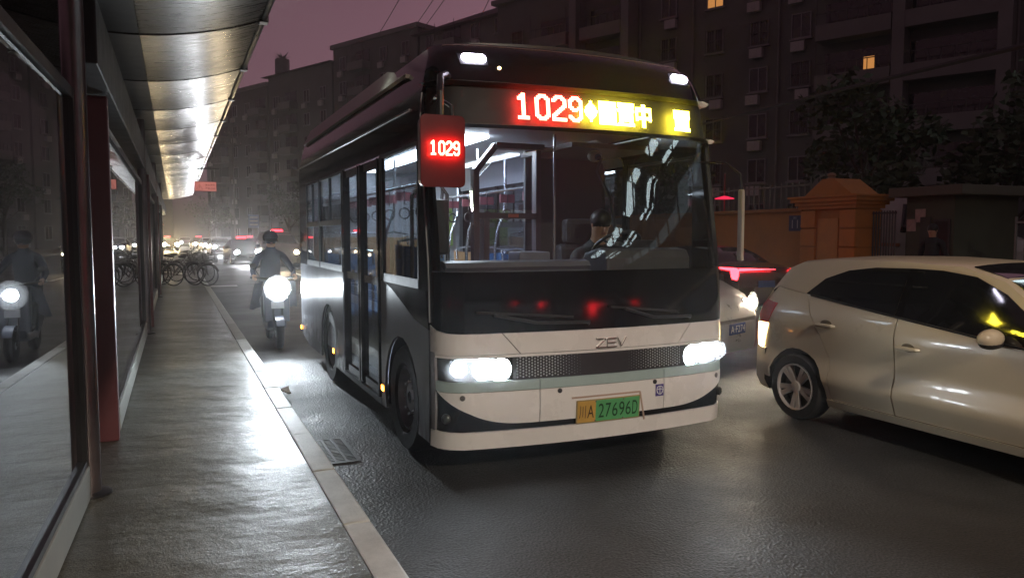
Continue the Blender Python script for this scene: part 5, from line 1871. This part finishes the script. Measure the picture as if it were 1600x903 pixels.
hsg = MB().lathe([(.05, .10), (.10, .04), (.105, -.01), (.09, -.02)], (0, -.47, .90), (0, 1, 0), 20).build("headlight", scp, sc)
MB().lathe([(.085, 0), (.07, .014), (.01, .02)], (0, -.49, .90), (0, -1, 0), 20).build("bulb", em("scooter headlamp", (.86, .94, 1.0), 250), hsg)
MB().lathe([(.20, -.03), (.205, .0), (.17, .05), (.09, .085), (.01, .10)], (0, -.49, .90), (0, -1, 0), 24).build("lens", frosted("scooter lens", .20), hsg)
MB().box(-.09, -.50, .60, .09, -.46, .70).build("number_board", pm("plate white", (.6, .6, .6), .5), sc)
jac = pm("rider jacket", (.03, .04, .07), .8)
tro = pm("dark trousers", (.02, .02, .024), .85)
shoe = pm("dark shoes", (.03, .03, .03), .6)
J = {'pelvis': ((0, .48, .90), .165), 'waist': ((0, .44, 1.08), .16), 'chest': ((0, .36, 1.28), .185), 'neckb': ((0, .30, 1.44), .07), 'neck': ((0, .28, 1.51), .052),
     'head': ((0, .25, 1.62), .092), 'crown': ((0, .25, 1.70), .075)}
Bn = [('pelvis', 'waist', 0), ('waist', 'chest', 0), ('chest', 'neckb', 0), ('neckb', 'neck', 2), ('neck', 'head', 2), ('head', 'crown', 2)]
for s, p in ((-1, 'l'), (1, 'r')):
    J.update({p + 'sh': ((s * .18, .33, 1.38), .068), p + 'el': ((s * .30, .10, 1.17), .05), p + 'wr': ((s * .30, -.10, 1.08), .034),
              p + 'hip': ((s * .10, .46, .86), .10), p + 'kn': ((s * .15, .04, .80), .072), p + 'an': ((s * .13, .02, .42), .05), p + 'toe': ((s * .13, -.14, .385), .038)})
    Bn += [('neckb', p + 'sh', 0), (p + 'sh', p + 'el', 0), (p + 'el', p + 'wr', 0), ('pelvis', p + 'hip', 1), (p + 'hip', p + 'kn', 1), (p + 'kn', p + 'an', 1), (p + 'an', p + 'toe', 3)]
    hand(J, Bn, p + 'h', J[p + 'wr'][0], (0, -1, -.15), (s, .1, 0), (0, -.2, -1), 2)
    Bn.append((p + 'wr', p + 'hpalm', 2))
rider = person("person in dark clothes riding the electric scooter behind its dazzling headlight", J, Bn, [jac, tro, skin, shoe], (SCX, SCY, 0))
head_parts(rider, (0, .25, 1.64), (0, -1, -.05), helmet=pm("helmet", (.06, .06, .08), .25, coat=.5))
MB().sheet(lambda u, v: Vector((.118 * math.sin(u), .25 - .128 * math.cos(u), 1.60 + .09 * v)), rng(-1.1, 1.1, 12), rng(0, 1, 4), .004, out=lambda p: (0, -1, 0)).build("visor", pm("visor", (.03, .03, .035), .1, coat=.5), rider)
MB().sheet(lambda u, v: Vector((u * (.30 + .06 * v), -.20 + .30 * v - .03 * math.cos(u * 6), .98 - .42 * v + .02 * math.sin(u * 9))), rng(-1, 1, 14), rng(0, 1, 8), .01, out=lambda p: (0, -1, 0)).build("wind_apron", pm("apron cloth", (.05, .06, .10), .8, var=.3, bump=.004, bs=14), sc)

# driver at the wheel, head bowed, seen dimly through the windscreen
DX, DYY = BX + .74, BY + 1.50
J = {'pelvis': ((0, .05, .98), .15), 'waist': ((0, .04, 1.16), .14), 'chest': ((0, -.02, 1.40), .165), 'neckb': ((0, -.07, 1.58), .075), 'neck': ((.0, -.10, 1.66), .055),
     'head': ((.0, -.155, 1.78), .094), 'crown': ((.0, -.165, 1.865), .076)}
Bn = [('pelvis', 'waist', 0), ('waist', 'chest', 0), ('chest', 'neckb', 0), ('neckb', 'neck', 2), ('neck', 'head', 2), ('head', 'crown', 2)]
for s, p in ((-1, 'l'), (1, 'r')):
    J.update({p + 'sh': ((s * .19, -.03, 1.51), .075), p + 'el': ((s * .27, -.20, 1.33), .053), p + 'wr': ((s * .20, -.40, 1.46), .034),
              p + 'hip': ((s * .10, .02, .94), .10), p + 'kn': ((s * .15, -.36, .98), .075), p + 'an': ((s * .13, -.50, .52), .052), p + 'toe': ((s * .13, -.66, .46), .04)})
    Bn += [('neckb', p + 'sh', 0), (p + 'sh', p + 'el', 0), (p + 'el', p + 'wr', 0), ('pelvis', p + 'hip', 1), (p + 'hip', p + 'kn', 1), (p + 'kn', p + 'an', 1), (p + 'an', p + 'toe', 3)]
    hand(J, Bn, p + 'h', J[p + 'wr'][0], (-s * .15, -1, .35), (s, 0, 0), (0, -.3, -1), 2)
    Bn.append((p + 'wr', p + 'hpalm', 2))
drv = person("bus driver in dark clothes sitting at the steering wheel with head lowered", J, Bn, [pm("driver jacket", (.022, .022, .026), .8), tro, skin, shoe], (DX, DYY, 0))
head_parts(drv, (0, -.16, 1.80), (-.15, -1, -.35))

# person standing by the booth
J = {'pelvis': ((0, 0, .95), .14), 'waist': ((0, 0, 1.10), .125), 'chest': ((0, 0, 1.32), .15), 'neckb': ((0, .01, 1.47), .07), 'neck': ((0, 0, 1.53), .052), 'head': ((0, -.02, 1.64), .09), 'crown': ((0, -.02, 1.72), .074)}
Bn = [('pelvis', 'waist', 0), ('waist', 'chest', 0), ('chest', 'neckb', 0), ('neckb', 'neck', 2), ('neck', 'head', 2), ('head', 'crown', 2)]
for s, p in ((-1, 'l'), (1, 'r')):
    J.update({p + 'sh': ((s * .18, 0, 1.42), .068), p + 'el': ((s * .24, .04, 1.13), .05), p + 'wr': ((s * .23, -.05, .90), .034),
              p + 'hip': ((s * .09, 0, .88), .095), p + 'kn': ((s * .10, -.02, .50), .068), p + 'an': ((s * .10, .02, .09), .048), p + 'toe': ((s * .11, -.14, .045), .04)})
    Bn += [('neckb', p + 'sh', 0), (p + 'sh', p + 'el', 0), (p + 'el', p + 'wr', 0), ('pelvis', p + 'hip', 1), (p + 'hip', p + 'kn', 1), (p + 'kn', p + 'an', 1), (p + 'an', p + 'toe', 3)]
    hand(J, Bn, p + 'h', J[p + 'wr'][0], (0, -.15, -1), (0, -1, 0), (-s, -.1, 0), 2)
    Bn.append((p + 'wr', p + 'hpalm', 2))
gd = person("person in dark clothes standing beside the guard booth across the road", J, Bn, [tro, tro, skin, shoe], (13.72, 10.35, .14), R(-75))
head_parts(gd, (0, -.02, 1.66), (0, -1, 0))

# ------------------------------------------------------------------ bicycles parked at the platform end
def bicycle():
    b = thing("bicycle", "dark shared bicycle parked nearest the kerb at the far end of the platform", "bicycle", (.40, 25.2, .15), R(62), "bicycles parked on the platform")
    fm = pm("bicycle frame", (.05, .04, .04), .4, coat=.3)
    for y in (-.55, .55):
        w_ = MB().tube([(0, y + .32 * math.cos(k), .34 + .32 * math.sin(k)) for k in rng(0, 2 * math.pi * 27 / 28, 28)], .02, 6, closed=True).build("wheel", rubber, b)
        s_ = MB()
        for k in range(12):
            s_.bar((0, y, .34), (0, y + .31 * math.cos(k * math.pi / 6), .34 + .31 * math.sin(k * math.pi / 6)), .004)
        s_.build("spokes", chrome, w_)
        MB().tube([(0, y + .36 * math.cos(k), .34 + .36 * math.sin(k)) for k in rng(.3, 2.8, 10)], .022, 5).build("mudguard", fm, b)
    MB().tube([(0, .55, .34), (0, .05, .32), (0, .22, .82), (0, .55, .34)], .018, 6).tube([(0, .05, .32), (0, -.40, .80), (0, .18, .70)], .02, 6).tube([(0, -.55, .34), (0, -.38, .98)], .018, 6).build("frame", fm, b)
    MB().tube([(-.28, -.24, 1.02), (-.2, -.36, 1.04), (0, -.39, 1.0), (.2, -.36, 1.04), (.28, -.24, 1.02)], .013, 6).build("handlebar", blackp, b)
    MB().ball((0, .24, .90), .12, (.75, 1.15, .35)).build("saddle", blackp, b)
    bk = MB()
    bk.box(-.17, -.78, .72, .17, -.50, .735)
    for k in range(6):
        bk.box(-.17 + k * .066, -.785, .735, -.16 + k * .066, -.775, .95)
        bk.box(-.17 + k * .066, -.505, .735, -.16 + k * .066, -.495, .95)
    for z in (.80, .94):
        bk.box(-.17, -.79, z, .17, -.77, z + .012).box(-.17, -.51, z, .17, -.49, z + .012).box(-.175, -.78, z, -.165, -.5, z + .012).box(.165, -.78, z, .175, -.5, z + .012)
    bk.build("basket", pm("basket grey", (.10, .09, .09), .6), b)
    return b
b0 = bicycle()
for k, (x, y, rz, lab) in enumerate(((.05, 25.9, 58, "dark shared bicycle second from the kerb at the platform end"), (-.02, 26.9, 70, "dark shared bicycle third from the kerb, further back on the platform"), (.45, 27.4, 55, "dark shared bicycle behind the first, near the kerb at the platform end"), (.15, 28.3, 65, "farthest dark shared bicycle in the cluster at the platform end"))):
    dup(b0, (x, y, .15), R(rz), lab)

# ================================================================== LAMPS THAT LIGHT THE STREET
def street_lamp(label, base, head, power, col, size=.14, beam=150):
    bx, by = base
    hx, hy, hz = head
    t = thing("street_lamp", label, "street lamp", (bx, by, 0), 0, "street lamps")
    MB().cyl((0, 0, 0), (0, 0, hz - .4), .10, .06, 12).build("pole", wood, t)
    h = Vector((hx - bx, hy - by, hz))
    MB().tube([(0, 0, hz - .45), h * .3 + Vector((0, 0, (hz) * .7 - .05)), h + Vector((0, 0, .12))], .045, 8).build("arm", wood, t)
    hd = MB().cbox(h + Vector((0, 0, .12)), (.7, .30, .10)).build("lamp_head", pm("lamp housing", (.2, .2, .2), .5), t, bevel=.03)
    MB().cbox(h + Vector((0, 0, .06)), (.55, .22, .02)).build("lens", em("street lamp lens " + label[:12], col, 30), hd)
    lamp("street_light", 'SPOT', h + Vector((0, 0, .03)), power, col, t, size, h + Vector((0, 0, -5)), beam, .5)
    return t
street_lamp("street lamp with a long arm over the road beyond the bus", (-2.9, 23.0), (2.7, 22.5, 9.2), 600, (.92, 1.0, .80), beam=150)
street_lamp("street lamp with a long arm over the road behind the viewer", (-2.9, -9.0), (2.45, -9.5, 7.6), 8600, (1.0, .87, .70), beam=166)
street_lamp("street lamp on the far pavement ahead of the white car", (13.3, -1.5), (11.0, -1.5, 8.2), 420, (1.0, .62, .28), beam=125)

# beams of the lit headlights
for s in (-1, 1):
    lamp("headlight_beam", 'SPOT', (BX + s * .88, BY - .06, .80), 75, (.74, .86, 1.0), None, .06, (BX + s * .88 - 2, BY - 5, 1.3), 80, .9)
lamp("headlight_beam", 'SPOT', (SCX, SCY - .62, .90), 420, (.82, .92, 1.0), None, .05, (SCX - .35, SCY - 7, .35), 80, .8)
hp = nose + Vector((math.cos(hd_ang) * .58, math.sin(hd_ang) * .58, .72)) + Vector((math.sin(hd_ang), -math.cos(hd_ang), 0)) * .02
lamp("headlight_beam", 'SPOT', hp, 40, (1, .84, .6), None, .05, (5.2, 5.0, .66), 80, .8)
for (x, y, p_, c_) in ((3.75, 46.9, 700, (.92, .95, 1)), (4.75, 37.8, 200, (1, .8, .5)), (3.55, 69.6, 700, (.92, .96, 1)), (2.6, 95.6, 700, (1, .84, .58)), (-.75, 89.6, 900, (1, .76, .4))):
    lamp("headlight_beam", 'SPOT', (x, y, .72), p_, c_, None, .08, (x - .3, y - 12, -.1), 75, .8)

# ================================================================== AIR
hz_ = MB().box(-70, -34, -1.2, 70, 170, 29.5)
hm = bpy.data.materials.new("night haze")
hm.use_nodes = True
hn = hm.node_tree.nodes
hn.clear()
pv_ = hn.new("ShaderNodeVolumePrincipled")
pv_.inputs['Color'].default_value = (.92, .90, .90, 1)
pv_.inputs['Density'].default_value = .0014
pv_.inputs['Anisotropy'].default_value = .88
ho = hn.new("ShaderNodeOutputMaterial")
hm.node_tree.links.new(pv_.outputs[0], ho.inputs['Volume'])
hzo = hz_.build("haze", hm, smooth=0)
hzo['kind'] = 'stuff'
